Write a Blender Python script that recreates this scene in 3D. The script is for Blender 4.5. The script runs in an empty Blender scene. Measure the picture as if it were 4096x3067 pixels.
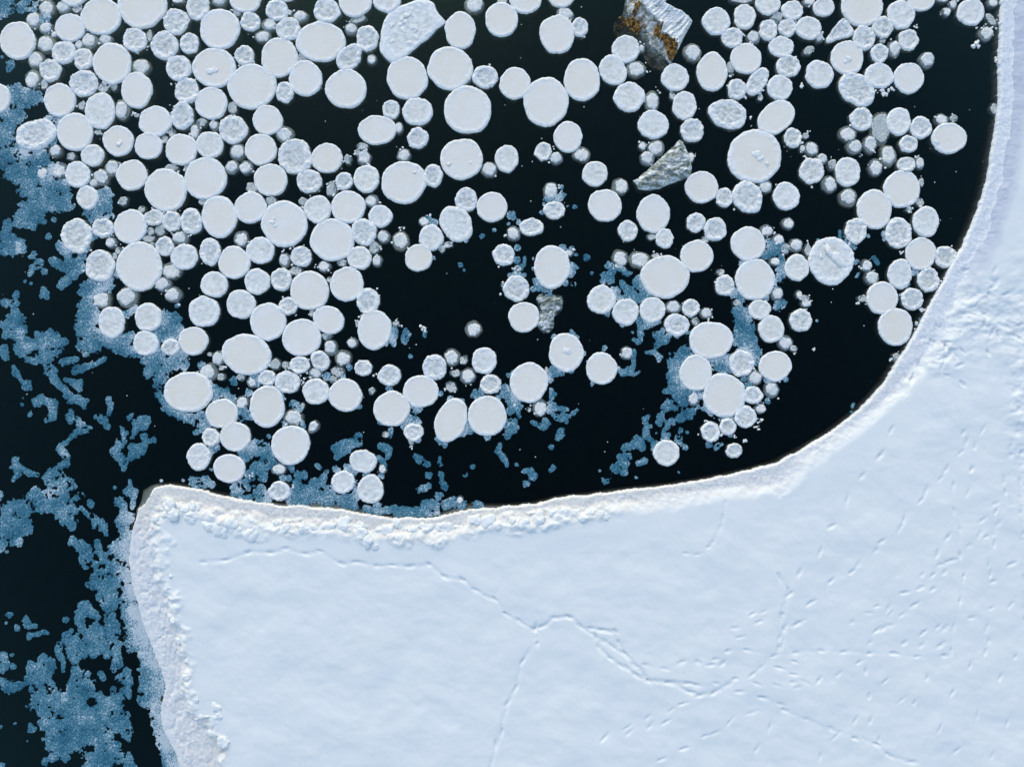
import bpy, math, random
import numpy as np
from mathutils import Vector

# ------------------------------------------------------------------ camera, sky, sun, exposure
scene = bpy.context.scene
S = 100.0                      # photograph pixels per metre on the water
HC = 27.3067                   # height of the drone above the water (24 mm lens)
CX, CY = 2048.0, 1533.5
cam_d = bpy.data.cameras.new('drone_camera')
cam = bpy.data.objects.new('drone_camera', cam_d)
scene.collection.objects.link(cam)
cam.location = (0, 0, HC)
cam.rotation_euler = (0, 0, 0)
cam_d.sensor_width = 36.0
cam_d.lens = 24.0
cam_d.clip_end = 2000.0
scene.camera = cam

SUN_EL, SUN_AZ = 31.0, -14.0   # degrees; azimuth measured from the top of the picture, clockwise
world = bpy.data.worlds.new('World')
scene.world = world
world.use_nodes = True
wn = world.node_tree.nodes
sky = wn.new('ShaderNodeTexSky')
sky.sky_type = 'NISHITA'
sky.sun_disc = False
sky.sun_elevation = math.radians(SUN_EL)
sky.sun_rotation = math.radians(SUN_AZ)
sky.air_density = 1.0
sky.dust_density = 1.1
sky.ozone_density = 0.3
world.node_tree.links.new(sky.outputs[0], wn['Background'].inputs[0])
wn['Background'].inputs[1].default_value = 0.15

sun_d = bpy.data.lights.new('sun', 'SUN')
sun_d.energy = 0.5
sun_d.angle = math.radians(28)
sun_d.color = (1.0, 0.95, 0.82)
sun = bpy.data.objects.new('sun', sun_d)
scene.collection.objects.link(sun)
el, az = math.radians(SUN_EL), math.radians(SUN_AZ)
sdir = Vector((math.sin(az) * math.cos(el), math.cos(az) * math.cos(el), math.sin(el)))
sun.rotation_euler = sdir.to_track_quat('Z', 'Y').to_euler()
sun.location = sdir * 60

scene.view_settings.view_transform = 'Standard'
scene.view_settings.look = 'None'
scene.view_settings.gamma = 1.0
scene.view_settings.exposure = 0.72
scene.render.engine = 'CYCLES'
scene.cycles.use_denoising = True
scene.cycles.max_bounces = 5
scene.cycles.diffuse_bounces = 2
scene.cycles.glossy_bounces = 2
scene.cycles.transparent_max_bounces = 12
scene.cycles.volume_bounces = 0

# ------------------------------------------------------------------ helpers
rng = random.Random(7)
COL = scene.collection

def px(u, v, z=0.0):
    k = (HC - z) / HC / S
    return (u - CX) * k, -(v - CY) * k

def hsh(ix, iy, seed):
    h = (ix.astype(np.int64) * 374761393 + iy.astype(np.int64) * 668265263 + seed * 1442695041) & 0xffffffff
    h = ((h ^ (h >> 13)) * 1274126177) & 0xffffffff
    h = h ^ (h >> 16)
    return (h & 0xffffff).astype(np.float64) / 0xffffff

def vn(x, y, seed=0):
    """smooth value noise in -1..1"""
    ix = np.floor(x); iy = np.floor(y)
    fx = x - ix; fy = y - iy
    fx = fx * fx * fx * (fx * (fx * 6 - 15) + 10); fy = fy * fy * fy * (fy * (fy * 6 - 15) + 10)
    a = hsh(ix, iy, seed); b = hsh(ix + 1, iy, seed); c = hsh(ix, iy + 1, seed); d = hsh(ix + 1, iy + 1, seed)
    return ((a * (1 - fx) + b * fx) * (1 - fy) + (c * (1 - fx) + d * fx) * fy) * 2 - 1

def fbm(x, y, seed=0, octv=4, gain=0.5):
    s = 0; a = 1.0; n = 0
    for o in range(octv):
        s = s + a * vn(x * 2 ** o + 17.3 * o, y * 2 ** o - 9.1 * o, seed + o); n += a; a *= gain
    return s / n

def worley(x, y, seed=0):
    ix = np.floor(x); iy = np.floor(y)
    best = np.full(x.shape, 9.0)
    for dx in (-1, 0, 1):
        for dy in (-1, 0, 1):
            gx = ix + dx; gy = iy + dy
            qx = gx + hsh(gx, gy, seed); qy = gy + hsh(gx, gy, seed + 51)
            best = np.minimum(best, (qx - x) ** 2 + (qy - y) ** 2)
    return np.sqrt(best)

def sst(a, b, x):
    t = np.clip((x - a) / (b - a), 0, 1)
    return t * t * (3 - 2 * t)

def mesh_from(name, V, F, mats, attrs=None, smooth=True, mat_idx=None):
    """V (n,3) float array, F (m,k) int array of k-gons"""
    me = bpy.data.meshes.new(name)
    n, (m, k) = len(V), F.shape
    me.vertices.add(n); me.vertices.foreach_set('co', np.ascontiguousarray(V, dtype=np.float32).ravel())
    me.loops.add(m * k); me.loops.foreach_set('vertex_index', np.ascontiguousarray(F, dtype=np.int32).ravel())
    me.polygons.add(m)
    me.polygons.foreach_set('loop_start', np.arange(0, m * k, k, dtype=np.int32))
    try:
        me.polygons.foreach_set('loop_total', np.full(m, k, dtype=np.int32))
    except Exception:
        pass
    for mm in (mats if isinstance(mats, (list, tuple)) else [mats]):
        me.materials.append(mm)
    if mat_idx is not None:
        me.polygons.foreach_set('material_index', np.ascontiguousarray(mat_idx, dtype=np.int32))
    if smooth:
        me.polygons.foreach_set('use_smooth', np.ones(m, dtype=bool))
    for an, av in (attrs or {}).items():
        a = me.attributes.new(an, 'FLOAT', 'POINT')
        a.data.foreach_set('value', np.ascontiguousarray(av, dtype=np.float32))
    me.update(calc_edges=True)
    return me

def link(name, data, parent=None, loc=None):
    o = bpy.data.objects.new(name, data)
    COL.objects.link(o)
    if parent is not None:
        o.parent = parent
    if loc is not None:
        o.location = loc
    return o

def compact(V, F, attrs=None):
    u, inv = np.unique(F, return_inverse=True)
    at = {k: v[u] for k, v in (attrs or {}).items()}
    return V[u], inv.reshape(F.shape), at

# ------------------------------------------------------------------ materials
def new_mat(name):
    m = bpy.data.materials.new(name); m.use_nodes = True
    nt = m.node_tree
    return m, nt, nt.nodes['Principled BSDF']

def N(nt, t, **kw):
    n = nt.nodes.new(t)
    for k, v in kw.items():
        if k.startswith('i_'):
            key = k[2:]
            n.inputs[int(key) if key.isdigit() else key].default_value = v
        else:
            setattr(n, k, v)
    return n

def noise(nt, vec, scale, detail=4, rough=0.55):
    n = N(nt, 'ShaderNodeTexNoise'); n.inputs['Scale'].default_value = scale
    n.inputs['Detail'].default_value = detail; n.inputs['Roughness'].default_value = rough
    if vec is not None:
        nt.links.new(vec, n.inputs['Vector'])
    return n

def ramp(nt, fac, stops):
    r = N(nt, 'ShaderNodeValToRGB')
    el_ = r.color_ramp.elements
    while len(el_) < len(stops):
        el_.new(0.5)
    for e, (p, c) in zip(el_, stops):
        e.position = p; e.color = (*c, 1) if len(c) == 3 else c
    nt.links.new(fac, r.inputs[0])
    return r

def mixc(nt, fac, a, b, blend='MIX'):
    m = N(nt, 'ShaderNodeMix', data_type='RGBA', blend_type=blend)
    for sock, v in ((m.inputs[0], fac), (m.inputs[6], a), (m.inputs[7], b)):
        if hasattr(v, 'type') and hasattr(v, 'node'):
            nt.links.new(v, sock)
        else:
            sock.default_value = v if not isinstance(v, tuple) else (*v, 1)
    return m.outputs[2]

def mth(nt, op, a, b=None, c=None):
    m = N(nt, 'ShaderNodeMath', operation=op)
    for i, v in enumerate((a, b, c)):
        if v is None: continue
        if hasattr(v, 'node'): nt.links.new(v, m.inputs[i])
        else: m.inputs[i].default_value = v
    return m.outputs[0]

def bump(nt, bsdf, height, dist, strength=1.0):
    b = N(nt, 'ShaderNodeBump'); b.inputs['Strength'].default_value = strength
    b.inputs['Distance'].default_value = dist
    nt.links.new(height, b.inputs['Height']); nt.links.new(b.outputs[0], bsdf.inputs['Normal'])
    return b

def attr(nt, name):
    return N(nt, 'ShaderNodeAttribute', attribute_name=name).outputs['Fac']

def geo_pos(nt):
    return N(nt, 'ShaderNodeNewGeometry').outputs['Position']

M = {}
def frost_mat(key, stops, nscale, bscale, bdist, fine=0.35, tint=0.05, rough=0.75):
    m, nt, b = new_mat(key)
    p = geo_pos(nt)
    n1 = noise(nt, p, nscale, 6, 0.62)
    r = ramp(nt, n1.outputs[0], stops)
    oi = N(nt, 'ShaderNodeObjectInfo')
    # each floe its own slight tone
    warm = mixc(nt, oi.outputs['Random'], (1.0, 1.0, 1.0), (1.0, 0.985, 0.945))
    c = mixc(nt, 1.0, r.outputs[0], warm, 'MULTIPLY')
    sp = noise(nt, p, 38, 2, 0.6)
    spr = ramp(nt, sp.outputs[0], [(0.60, (0, 0, 0)), (0.72, (1, 1, 1))])
    c = mixc(nt, mth(nt, 'MULTIPLY', spr.outputs[0], fine), c, (0.86, 0.88, 0.87))
    nt.links.new(c, b.inputs['Base Color'])
    b.inputs['Roughness'].default_value = rough
    b.inputs['Specular IOR Level'].default_value = 0.25
    n2 = noise(nt, p, bscale, 5, 0.65)
    bump(nt, b, n2.outputs[0], bdist, 0.8)
    M[key] = m

frost_mat('plate_smooth', [(0.30, (0.80, 0.77, 0.67)), (0.48, (0.815, 0.79, 0.71)), (0.62, (0.82, 0.805, 0.745)), (0.75, (0.845, 0.845, 0.80))], 1.6, 26, 0.010, 0.45)
frost_mat('plate_frosted', [(0.30, (0.61, 0.62, 0.57)), (0.46, (0.74, 0.75, 0.695)), (0.60, (0.82, 0.835, 0.79)), (0.72, (0.86, 0.875, 0.845))], 5.5, 22, 0.022, 0.6)
frost_mat('plate_grey', [(0.30, (0.47, 0.50, 0.465)), (0.44, (0.62, 0.645, 0.605)), (0.58, (0.78, 0.80, 0.76)), (0.70, (0.85, 0.865, 0.835))], 7.0, 18, 0.035, 0.6)
frost_mat('rim_frost', [(0.30, (0.72, 0.735, 0.70)), (0.44, (0.83, 0.85, 0.82)), (0.60, (0.88, 0.90, 0.875))], 9.0, 26, 0.030, 0.7)
frost_mat('cap_wet', [(0.28, (0.62, 0.63, 0.57)), (0.46, (0.74, 0.75, 0.70)), (0.60, (0.83, 0.845, 0.81)), (0.75, (0.87, 0.885, 0.86))], 8.5, 18, 0.03, 0.7, rough=0.5)
frost_mat('brash_grey', [(0.32, (0.34, 0.37, 0.34)), (0.50, (0.52, 0.555, 0.52)), (0.66, (0.74, 0.77, 0.74))], 14, 22, 0.03, 0.55, rough=0.4)
frost_mat('hull_ice', [(0.3, (0.68, 0.66, 0.53)), (0.55, (0.76, 0.745, 0.63)), (0.75, (0.82, 0.81, 0.71))], 5.0, 12, 0.03, 0.15)

# snow and ledge of the shelf
m, nt, b = new_mat('snow'); p = geo_pos(nt)
n1 = noise(nt, p, 0.55, 4, 0.5)
c = ramp(nt, n1.outputs[0], [(0.3, (0.80, 0.83, 0.80)), (0.7, (0.825, 0.85, 0.80))]).outputs[0]
gry = attr(nt, 'grey_lilac')
c = mixc(nt, gry, c, (0.54, 0.58, 0.64))  # darker grey-lilac tone mixed into the snow colour
stn = mth(nt, 'MULTIPLY', attr(nt, 'cream'), ramp(nt, noise(nt, p, 4.0, 6, 0.65).outputs[0], [(0.38, (0, 0, 0)), (0.62, (1, 1, 1))]).outputs[0])
c = mixc(nt, stn, c, (0.80, 0.74, 0.62))
nt.links.new(c, b.inputs['Base Color'])
b.inputs['Roughness'].default_value = 0.8; b.inputs['Specular IOR Level'].default_value = 0.15
nb = noise(nt, p, 9, 6, 0.7)
bump(nt, b, nb.outputs[0], 0.008, 0.45)
M['snow'] = m

m, nt, b = new_mat('ledge_ice'); p = geo_pos(nt)
n1 = noise(nt, p, 7, 6, 0.65)
white = ramp(nt, n1.outputs[0], [(0.3, (0.68, 0.705, 0.715)), (0.48, (0.78, 0.81, 0.81)), (0.65, (0.84, 0.865, 0.86))]).outputs[0]
creamc = ramp(nt, n1.outputs[0], [(0.3, (0.67, 0.63, 0.54)), (0.48, (0.80, 0.775, 0.70)), (0.65, (0.85, 0.85, 0.815))]).outputs[0]
c = mixc(nt, attr(nt, 'cream'), white, creamc)
ns = noise(nt, p, 2.6, 5, 0.7)
spot = ramp(nt, ns.outputs[0], [(0.66, (0, 0, 0)), (0.74, (1, 1, 1))]).outputs[0]
c = mixc(nt, mth(nt, 'MULTIPLY', mth(nt, 'MULTIPLY', spot, attr(nt, 'cream')), 0.55), c, (0.52, 0.40, 0.24))
nt.links.new(c, b.inputs['Base Color'])
b.inputs['Roughness'].default_value = 0.7; b.inputs['Specular IOR Level'].default_value = 0.25
nb = noise(nt, p, 16, 6, 0.7)
bump(nt, b, nb.outputs[0], 0.035, 0.8)
M['ledge'] = m

# slush: lacy film of tiny ice grains and bubbles
m, nt, b = new_mat('slush'); p = geo_pos(nt)
vo = N(nt, 'ShaderNodeTexVoronoi', feature='F1'); vo.inputs['Scale'].default_value = 17
nt.links.new(p, vo.inputs['Vector'])
ng = noise(nt, p, 30, 3, 0.7)
g = mth(nt, 'ADD', mth(nt, 'MULTIPLY', vo.outputs['Distance'], 0.5), mth(nt, 'MULTIPLY', ng.outputs[0], 0.62))
nl = noise(nt, p, 1.1, 4, 0.6)
th = mth(nt, 'ADD', attr(nt, 'thick'), mth(nt, 'MULTIPLY', mth(nt, 'SUBTRACT', nl.outputs[0], 0.48), 1.45))
f = mth(nt, 'ADD', g, mth(nt, 'ADD', mth(nt, 'MULTIPLY', th, 0.60), 0.05))
c = ramp(nt, f, [(0.26, (0.004, 0.035, 0.070)), (0.50, (0.018, 0.102, 0.158)), (0.70, (0.055, 0.195, 0.260)), (0.86, (0.17, 0.30, 0.36)), (1.0, (0.52, 0.60, 0.62))]).outputs[0]
nt.links.new(c, b.inputs['Base Color'])
b.inputs['Roughness'].default_value = 0.6; b.inputs['Specular IOR Level'].default_value = 0.2
bump(nt, b, f, 0.02, 0.5)
M['slush'] = m

# water: clear dark brown-black lake water, absorbing with depth
m = bpy.data.materials.new('lake_water'); m.use_nodes = True; nt = m.node_tree
nt.nodes.remove(nt.nodes['Principled BSDF'])
out = nt.nodes['Material Output']
tr = N(nt, 'ShaderNodeBsdfTransparent'); tr.inputs[0].default_value = (0.93, 0.96, 0.96, 1)
gl = N(nt, 'ShaderNodeBsdfGlossy'); gl.inputs['Roughness'].default_value = 0.04
gl.inputs[0].default_value = (0.55, 1.0, 0.9, 1)
nw = noise(nt, geo_pos(nt), 3.0, 3, 0.5)
bw = N(nt, 'ShaderNodeBump'); bw.inputs['Strength'].default_value = 0.25; bw.inputs['Distance'].default_value = 0.01
nt.links.new(nw.outputs[0], bw.inputs['Height']); nt.links.new(bw.outputs[0], gl.inputs['Normal'])
fr = N(nt, 'ShaderNodeFresnel'); fr.inputs[0].default_value = 1.29
mx = N(nt, 'ShaderNodeMixShader')
nt.links.new(fr.outputs[0], mx.inputs[0]); nt.links.new(tr.outputs[0], mx.inputs[1]); nt.links.new(gl.outputs[0], mx.inputs[2])
nt.links.new(mx.outputs[0], out.inputs['Surface'])
va = N(nt, 'ShaderNodeVolumeAbsorption'); va.inputs['Color'].default_value = (0.62, 0.52, 0.38, 1); va.inputs['Density'].default_value = 4.6
nt.links.new(va.outputs[0], out.inputs['Volume'])
M['water'] = m

m, nt, b = new_mat('dark_mud')
c = ramp(nt, noise(nt, geo_pos(nt), 0.8, 4).outputs[0], [(0.3, (0.02, 0.02, 0.018)), (0.7, (0.04, 0.038, 0.03))]).outputs[0]
nt.links.new(c, b.inputs['Base Color']); b.inputs['Roughness'].default_value = 0.9
M['mud'] = m

# the earth-stained block
m, nt, b = new_mat('columnar_ice'); 
tc = N(nt, 'ShaderNodeMapping'); tc.inputs['Rotation'].default_value = (0, 0, math.radians(-46)); tc.inputs['Scale'].default_value = (1.2, 13, 4)
nt.links.new(geo_pos(nt), tc.inputs['Vector'])
n1 = noise(nt, tc.outputs[0], 1.6, 6, 0.65)
c = ramp(nt, n1.outputs[0], [(0.30, (0.24, 0.29, 0.26)), (0.39, (0.48, 0.53, 0.50)), (0.45, (0.78, 0.81, 0.78)), (0.60, (0.90, 0.92, 0.89))]).outputs[0]
nt.links.new(c, b.inputs['Base Color']); b.inputs['Roughness'].default_value = 0.45
bump(nt, b, n1.outputs[0], 0.06, 0.8)
M['columnar'] = m
m, nt, b = new_mat('frozen_earth'); p = geo_pos(nt)
n1 = noise(nt, p, 11, 8, 0.75)
c = ramp(nt, n1.outputs[0], [(0.38, (0.015, 0.011, 0.008)), (0.47, (0.11, 0.055, 0.015)), (0.54, (0.42, 0.21, 0.03)), (0.66, (0.60, 0.38, 0.11))]).outputs[0]
nt.links.new(c, b.inputs['Base Color']); b.inputs['Roughness'].default_value = 0.9
bump(nt, b, n1.outputs[0], 0.08, 1.0)
M['earth'] = m
m, nt, b = new_mat('murky_ice'); p = geo_pos(nt)
n1 = noise(nt, p, 5.5, 8, 0.72)
c = ramp(nt, n1.outputs[0], [(0.36, (0.09, 0.085, 0.055)), (0.47, (0.26, 0.25, 0.18)), (0.54, (0.52, 0.55, 0.52)), (0.62, (0.82, 0.84, 0.82))]).outputs[0]
nt.links.new(c, b.inputs['Base Color']); b.inputs['Roughness'].default_value = 0.5
bump(nt, b, n1.outputs[0], 0.06, 0.8)
M['murky'] = m
m, nt, b = new_mat('rubble_ice'); p = geo_pos(nt)
mp = N(nt, 'ShaderNodeMapping'); mp.inputs['Rotation'].default_value = (0, 0, math.radians(-40)); mp.inputs['Scale'].default_value = (0.6, 1.5, 1)
nt.links.new(p, mp.inputs['Vector'])
n1 = noise(nt, mp.outputs[0], 4.6, 8, 0.68)
c = ramp(nt, n1.outputs[0], [(0.38, (0.10, 0.12, 0.09)), (0.48, (0.27, 0.31, 0.27)), (0.54, (0.58, 0.62, 0.59)), (0.62, (0.86, 0.88, 0.86))]).outputs[0]
ns = ramp(nt, noise(nt, p, 3.2, 5, 0.7).outputs[0], [(0.68, (0, 0, 0)), (0.74, (1, 1, 1))]).outputs[0]
c = mixc(nt, mth(nt, 'MULTIPLY', ns, 0.8), c, (0.16, 0.09, 0.03))
nt.links.new(c, b.inputs['Base Color']); b.inputs['Roughness'].default_value = 0.5
bump(nt, b, n1.outputs[0], 0.06, 0.9)
M['rubble'] = m

# ------------------------------------------------------------------ lake: water body and bed
def box_mesh(name, x0, x1, y0, y1, z0, z1, mat):
    V = np.array([(x, y, z) for z in (z0, z1) for y in (y0, y1) for x in (x0, x1)], float)
    F = np.array([(0, 2, 3, 1), (4, 5, 7, 6), (0, 1, 5, 4), (2, 6, 7, 3), (0, 4, 6, 2), (1, 3, 7, 5)])
    return mesh_from(name, V, F, mat, smooth=False)

o = link('water', box_mesh('water', -150, 150, -150, 150, -3.0, 0.0, M['water'])); o['kind'] = 'structure'
gx = np.linspace(-148, 148, 60); GX, GY = np.meshgrid(gx, gx)
Vb = np.stack([GX, GY, -2.7 + 0.15 * fbm(GX / 9, GY / 9, 3)], -1).reshape(-1, 3)
ii = np.arange(59 * 60).reshape(59, 60)[:, :59].ravel()
o = link('lake_bed', mesh_from('lake_bed', Vb, np.stack([ii, ii + 1, ii + 61, ii + 60], 1), M['mud'])); o['kind'] = 'structure'

# ------------------------------------------------------------------ snow-covered ice shelf
EDGE = """720 3300 60;708 3067 160;692 3010 150;651 2929 130;641 2880 120;639 2827 95;657 2758 75;643 2693 80;618 2632 90;590 2555 105;566 2494 115;541 2400 115;
536 2380 110;522 2325 100;511 2235 90;514 2162 85;529 2090 80;543 2054 75;547 2035 70;576 2010 65;609 1956 55;630 1943 55;663 1938 55;692 1939 55;797 1956 55;
872 1977 52;945 1993 50;1083 2013 50;1126 2024 50;1195 2022 55;1271 2030 50;1362 2035 45;1416 2048 45;1488 2057 40;1583 2070 38;1745 2069 36;1839 2043 40;1948 2029 28;
2107 2018 28;2180 2004 34;2238 1989 40;2354 1978 42;2448 1964 40;2578 1949 33;2687 1938 32;2832 1913 32;2977 1884 40;3080 1856 58;3122 1841 50;3200 1800 18;3258 1769 10;
3309 1736 5;3374 1689 14;3432 1642 18;3490 1584 34;3544 1519 46;3588 1450 50;3642 1363 62;3682 1291 70;3733 1200 70;3758 1154 62;3798 1071 52;3830 1017 48;3867 948 45;
3899 875 42;3925 803 40;3946 727 38;3961 654 36;3968 600 36;3981 533 36;3995 435 36;3998 326 36;3998 217 36;4003 109 36;4004 0 36;4007 -200 36;4010 -2200 36"""
E = np.array([[float(q) for q in s.split()] for s in EDGE.replace('\n', '').split(';')])
# smooth the traced edge (Catmull-Rom)
def catmull(P, n=4):
    out_ = []
    for i in range(len(P) - 1):
        p0, p1, p2, p3 = P[max(i - 1, 0)], P[i], P[i + 1], P[min(i + 2, len(P) - 1)]
        for k in range(n):
            t = k / n
            out_.append(0.5 * ((2 * p1) + (-p0 + p2) * t + (2 * p0 - 5 * p1 + 4 * p2 - p3) * t * t + (-p0 + 3 * p1 - 3 * p2 + p3) * t ** 3))
    out_.append(P[-1])
    return np.array(out_)
Es = catmull(E, 2)
POLY = np.vstack([Es[:, :2], [[9000, -2200], [9000, 6500], [1500, 6500]]])

def inside_poly(X, Y, P):
    r = np.zeros(X.shape, bool)
    n = len(P)
    for i in range(n):
        x1, y1 = P[i]; x2, y2 = P[(i + 1) % n]
        if y1 == y2: continue
        c_ = (y1 > Y) != (y2 > Y)
        r ^= c_ & (X < (x2 - x1) * (Y - y1) / (y2 - y1) + x1)
    return r

def dist_line(X, Y, P, W=None, far=None):
    """distance to a polyline and the value W at the nearest place"""
    best = np.full(X.shape, 1e12, np.float32); wv = np.zeros(X.shape, np.float32)
    if far is not None:
        best[:] = far * far; wv[:] = 40
        for i in range(len(P) - 1):
            x1, y1 = P[i]; x2, y2 = P[i + 1]; dx, dy = x2 - x1, y2 - y1
            i0, i1 = np.searchsorted(ax, [min(x1, x2) - far, max(x1, x2) + far]); j0, j1 = np.searchsorted(ay, [min(y1, y2) - far, max(y1, y2) + far])
            if i1 <= i0 or j1 <= j0: continue
            X_, Y_ = X[j0:j1, i0:i1], Y[j0:j1, i0:i1]
            t = np.clip(((X_ - x1) * dx + (Y_ - y1) * dy) / (dx * dx + dy * dy + 1e-9), 0, 1)
            d2 = ((X_ - x1 - t * dx) ** 2 + (Y_ - y1 - t * dy) ** 2).astype(np.float32)
            sb = best[j0:j1, i0:i1]; m_ = d2 < sb
            wv[j0:j1, i0:i1] = np.where(m_, (W[i] + (W[i + 1] - W[i]) * t).astype(np.float32), wv[j0:j1, i0:i1])
            best[j0:j1, i0:i1] = np.where(m_, d2, sb)
        return np.sqrt(best), wv
    for i in range(len(P) - 1):
        x1, y1 = P[i]; dx, dy = P[i + 1] - P[i]
        L = dx * dx + dy * dy + 1e-9
        t = np.clip(((X - x1) * dx + (Y - y1) * dy) / L, 0, 1)
        d2 = ((X - x1 - t * dx) ** 2 + (Y - y1 - t * dy) ** 2).astype(np.float32)
        m_ = d2 < best
        best = np.where(m_, d2, best)
        if W is not None:
            wv = np.where(m_, (W[i] + (W[i + 1] - W[i]) * t).astype(np.float32), wv)
    return np.sqrt(best), wv

def axis(a, b, step, m0, m1):
    core = np.arange(a, b + step, step, dtype=float)
    lo = []; x = a; s = step
    while x > a - m0: s *= 1.25; x -= s; lo.append(x)
    hi = []; x = core[-1]; s = step
    while x < b + m1: s *= 1.25; x += s; hi.append(x)
    return np.array(lo[::-1] + list(core) + hi)
ax = axis(480, 4130, 3.2, 60, 3200)
ay = axis(-40, 3100, 3.2, 1400, 2600)
PX, PY = np.meshgrid(ax, ay)
dd, ww = dist_line(PX, PY, Es[:, :2], Es[:, 2], 340.0)
ins = np.zeros(PX.shape, bool)
for i in range(len(POLY)):
    x1, y1 = POLY[i]; x2, y2 = POLY[(i + 1) % len(POLY)]
    j0, j1 = np.searchsorted(ay, [min(y1, y2), max(y1, y2)])
    if j1 > j0:
        ins[j0:j1] ^= PX[j0:j1] < (x2 - x1) * (PY[j0:j1] - y1) / (y2 - y1) + x1
D = np.where(ins, dd, -dd)
D = D + 5.0 * fbm(PX / 45, PY / 45, 11, 3) + 2.2 * vn(PX / 9, PY / 9, 5)
near = D < 320
# how cream-coloured (the north and west edges are stained), how lumpy
cream = np.clip(1.15 - sst(2300, 3500, PX) * 0.75, 0, 1) * np.where(PY < 1500, sst(900, 1600, PY) * 0.6, 1.0)
cream = cream * (1 - 0.6 * sst(1000, 600, PX) * sst(2050, 2200, PY))
wl = ww * (1 + 0.35 * fbm(PX / 60, PY / 60, 21, 3))
lump_zone = sst(2520, 2380, PX) * sst(1900, 1960, PY)
lump_zone = np.maximum(lump_zone, 0.35 * sst(3000, 3120, PX) * sst(3420, 3300, PX) * sst(1720, 1760, PY))
west = sst(950, 780, PX) * sst(2020, 2080, PY)
LEDGE, TOP = 0.14, 0.30
w2 = 26 + 30 * lump_zone + 50 * sst(3400, 3700, PX) + 45 * sst(2420, 2560, PX) * sst(3600, 3400, PX)
rise = sst(0.0, 1.0, (D - wl) / w2)
Z = LEDGE * sst(-1, 7, D) + (TOP - LEDGE) * rise
# crusty ledge
belt = (D > -4) & (D < wl + 160)
bz = np.zeros_like(Z)
bx_, by_ = PX[belt], PY[belt]
wq = worley(bx_ / 13 + 0.6 * vn(bx_ / 10, by_ / 10, 2), by_ / 13 + 0.6 * vn(bx_ / 10, by_ / 10, 4), 9)
bz[belt] = (0.75 - wq)
Z = Z + 0.018 * bz * sst(2, 10, D) * (1 - rise) + 0.02 * fbm(PX / 26, PY / 26, 31, 4) * sst(0, 12, D) * (1 - rise)
# tumbled snow lumps above the ledge
lw = np.zeros_like(Z); lw2 = np.zeros_like(Z)
jx = bx_ + 9 * vn(bx_ / 22, by_ / 22, 71); jy = by_ + 9 * vn(bx_ / 22, by_ / 22, 72)
lw[belt] = np.exp(-(worley(jx / 50, jy / 50, 13) / 0.42) ** 2)
lw2[belt] = np.exp(-(worley(jx / 24, jy / 24, 17) / 0.42) ** 2)
lb = sst(wl - 8, wl + 8, D) * (1 - sst(wl + 45, wl + 85, D + 34 * fbm(PX / 70, PY / 70, 41, 2)))
lm = np.clip(lump_zone + 0.45 * west, 0, 1) * lb * (0.55 + 0.45 * sst(-0.3, 0.3, fbm(PX / 130, PY / 130, 43, 2)))
Z = Z + lm * (0.10 * lw + 0.035 * lw2)
# broken rubble of the west bank
rb = west * sst(10, 40, D) * (1 - sst(wl * 0.9, wl * 1.7, D))
rr = np.zeros_like(Z)
rr[belt] = np.abs(fbm(bx_ / 34, by_ / 60, 57, 4))
Z = Z - rb * 0.10 * np.clip(0.35 - rr * 1.6, 0, 1)
Z = Z + 0.022 * rb * fbm(PX / 30, PY / 50, 58, 4)
# wind-shaped snow
inn = sst(40, 260, D)
Z = Z + inn * (0.045 * fbm((PX + 0.6 * PY) / 190, (PY - 0.5 * PX) / 130, 61, 3, 0.45) + 0.012 * fbm(PX / 75, PY / 60, 66, 3)) + 0.003 * fbm(PX / 14, PY / 14, 67, 3) * sst(10, 40, D)
# trampled places
tramp = np.exp(-(((PX - 3900) / 170) ** 2 + ((PY - 1260) / 150) ** 2) * 1.2) + np.exp(-(((PX - 3730) / 75) ** 2 + ((PY - 1440) / 70) ** 2) * 1.2) + 0.8 * np.exp(-(((PX - 4085) / 70) ** 2 + ((PY - 1600) / 420) ** 2))
tramp = np.clip(tramp, 0, 1) * sst(wl + 5, wl + 60, D)
Z = Z - tramp * 0.13 * np.clip(fbm(PX / 75 + PY / 90, PY / 55 - PX / 200, 73, 3) + 0.15, -0.25, 1)

# footprints: depressions pressed into the snow, with a low rim pushed up
def press(x, y, a, b_, ang, depth, rim=0.25):
    depth *= 0.55; a *= 1.02; b_ *= 0.80; rim *= 0.3
    R = max(a, b_) * 2.2
    i0, i1 = np.searchsorted(ax, [x - R, x + R]); j0, j1 = np.searchsorted(ay, [y - R, y + R])
    if i1 <= i0 or j1 <= j0: return
    sx = PX[j0:j1, i0:i1] - x; sy = PY[j0:j1, i0:i1] - y
    ca, sa = math.cos(ang), math.sin(ang)
    u = (sx * ca + sy * sa) / a; v = (-sx * sa + sy * ca) / b_
    q = u * u + v * v
    Z[j0:j1, i0:i1] += -depth * (np.exp(-q ** 1.3 * 1.0) * (1 - 0.35 * np.tanh(u * 1.5)) * (1 + 0.35 * vn(PX[j0:j1, i0:i1] / 6, PY[j0:j1, i0:i1] / 6, 33)) - rim * np.exp(-(np.sqrt(q) - 1.5) ** 2 * 6) * (0.5 - 0.5 * np.tanh(u)))

def groove(P, b_, depth):
    for (x1, y1), (x2, y2) in zip(P[:-1], P[1:]):
        L = math.hypot(x2 - x1, y2 - y1); n = max(1, int(L / (b_ * 1.2)))
        for k in range(n):
            t = (k + 0.5) / n
            press(x1 + (x2 - x1) * t + rng.gauss(0, 1.5), y1 + (y2 - y1) * t + rng.gauss(0, 1.5), b_ * 1.9, b_ * 1.25, math.atan2(y2 - y1, x2 - x1), depth * 0.75 * rng.uniform(.3, 1.3), 0.1)

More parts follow.
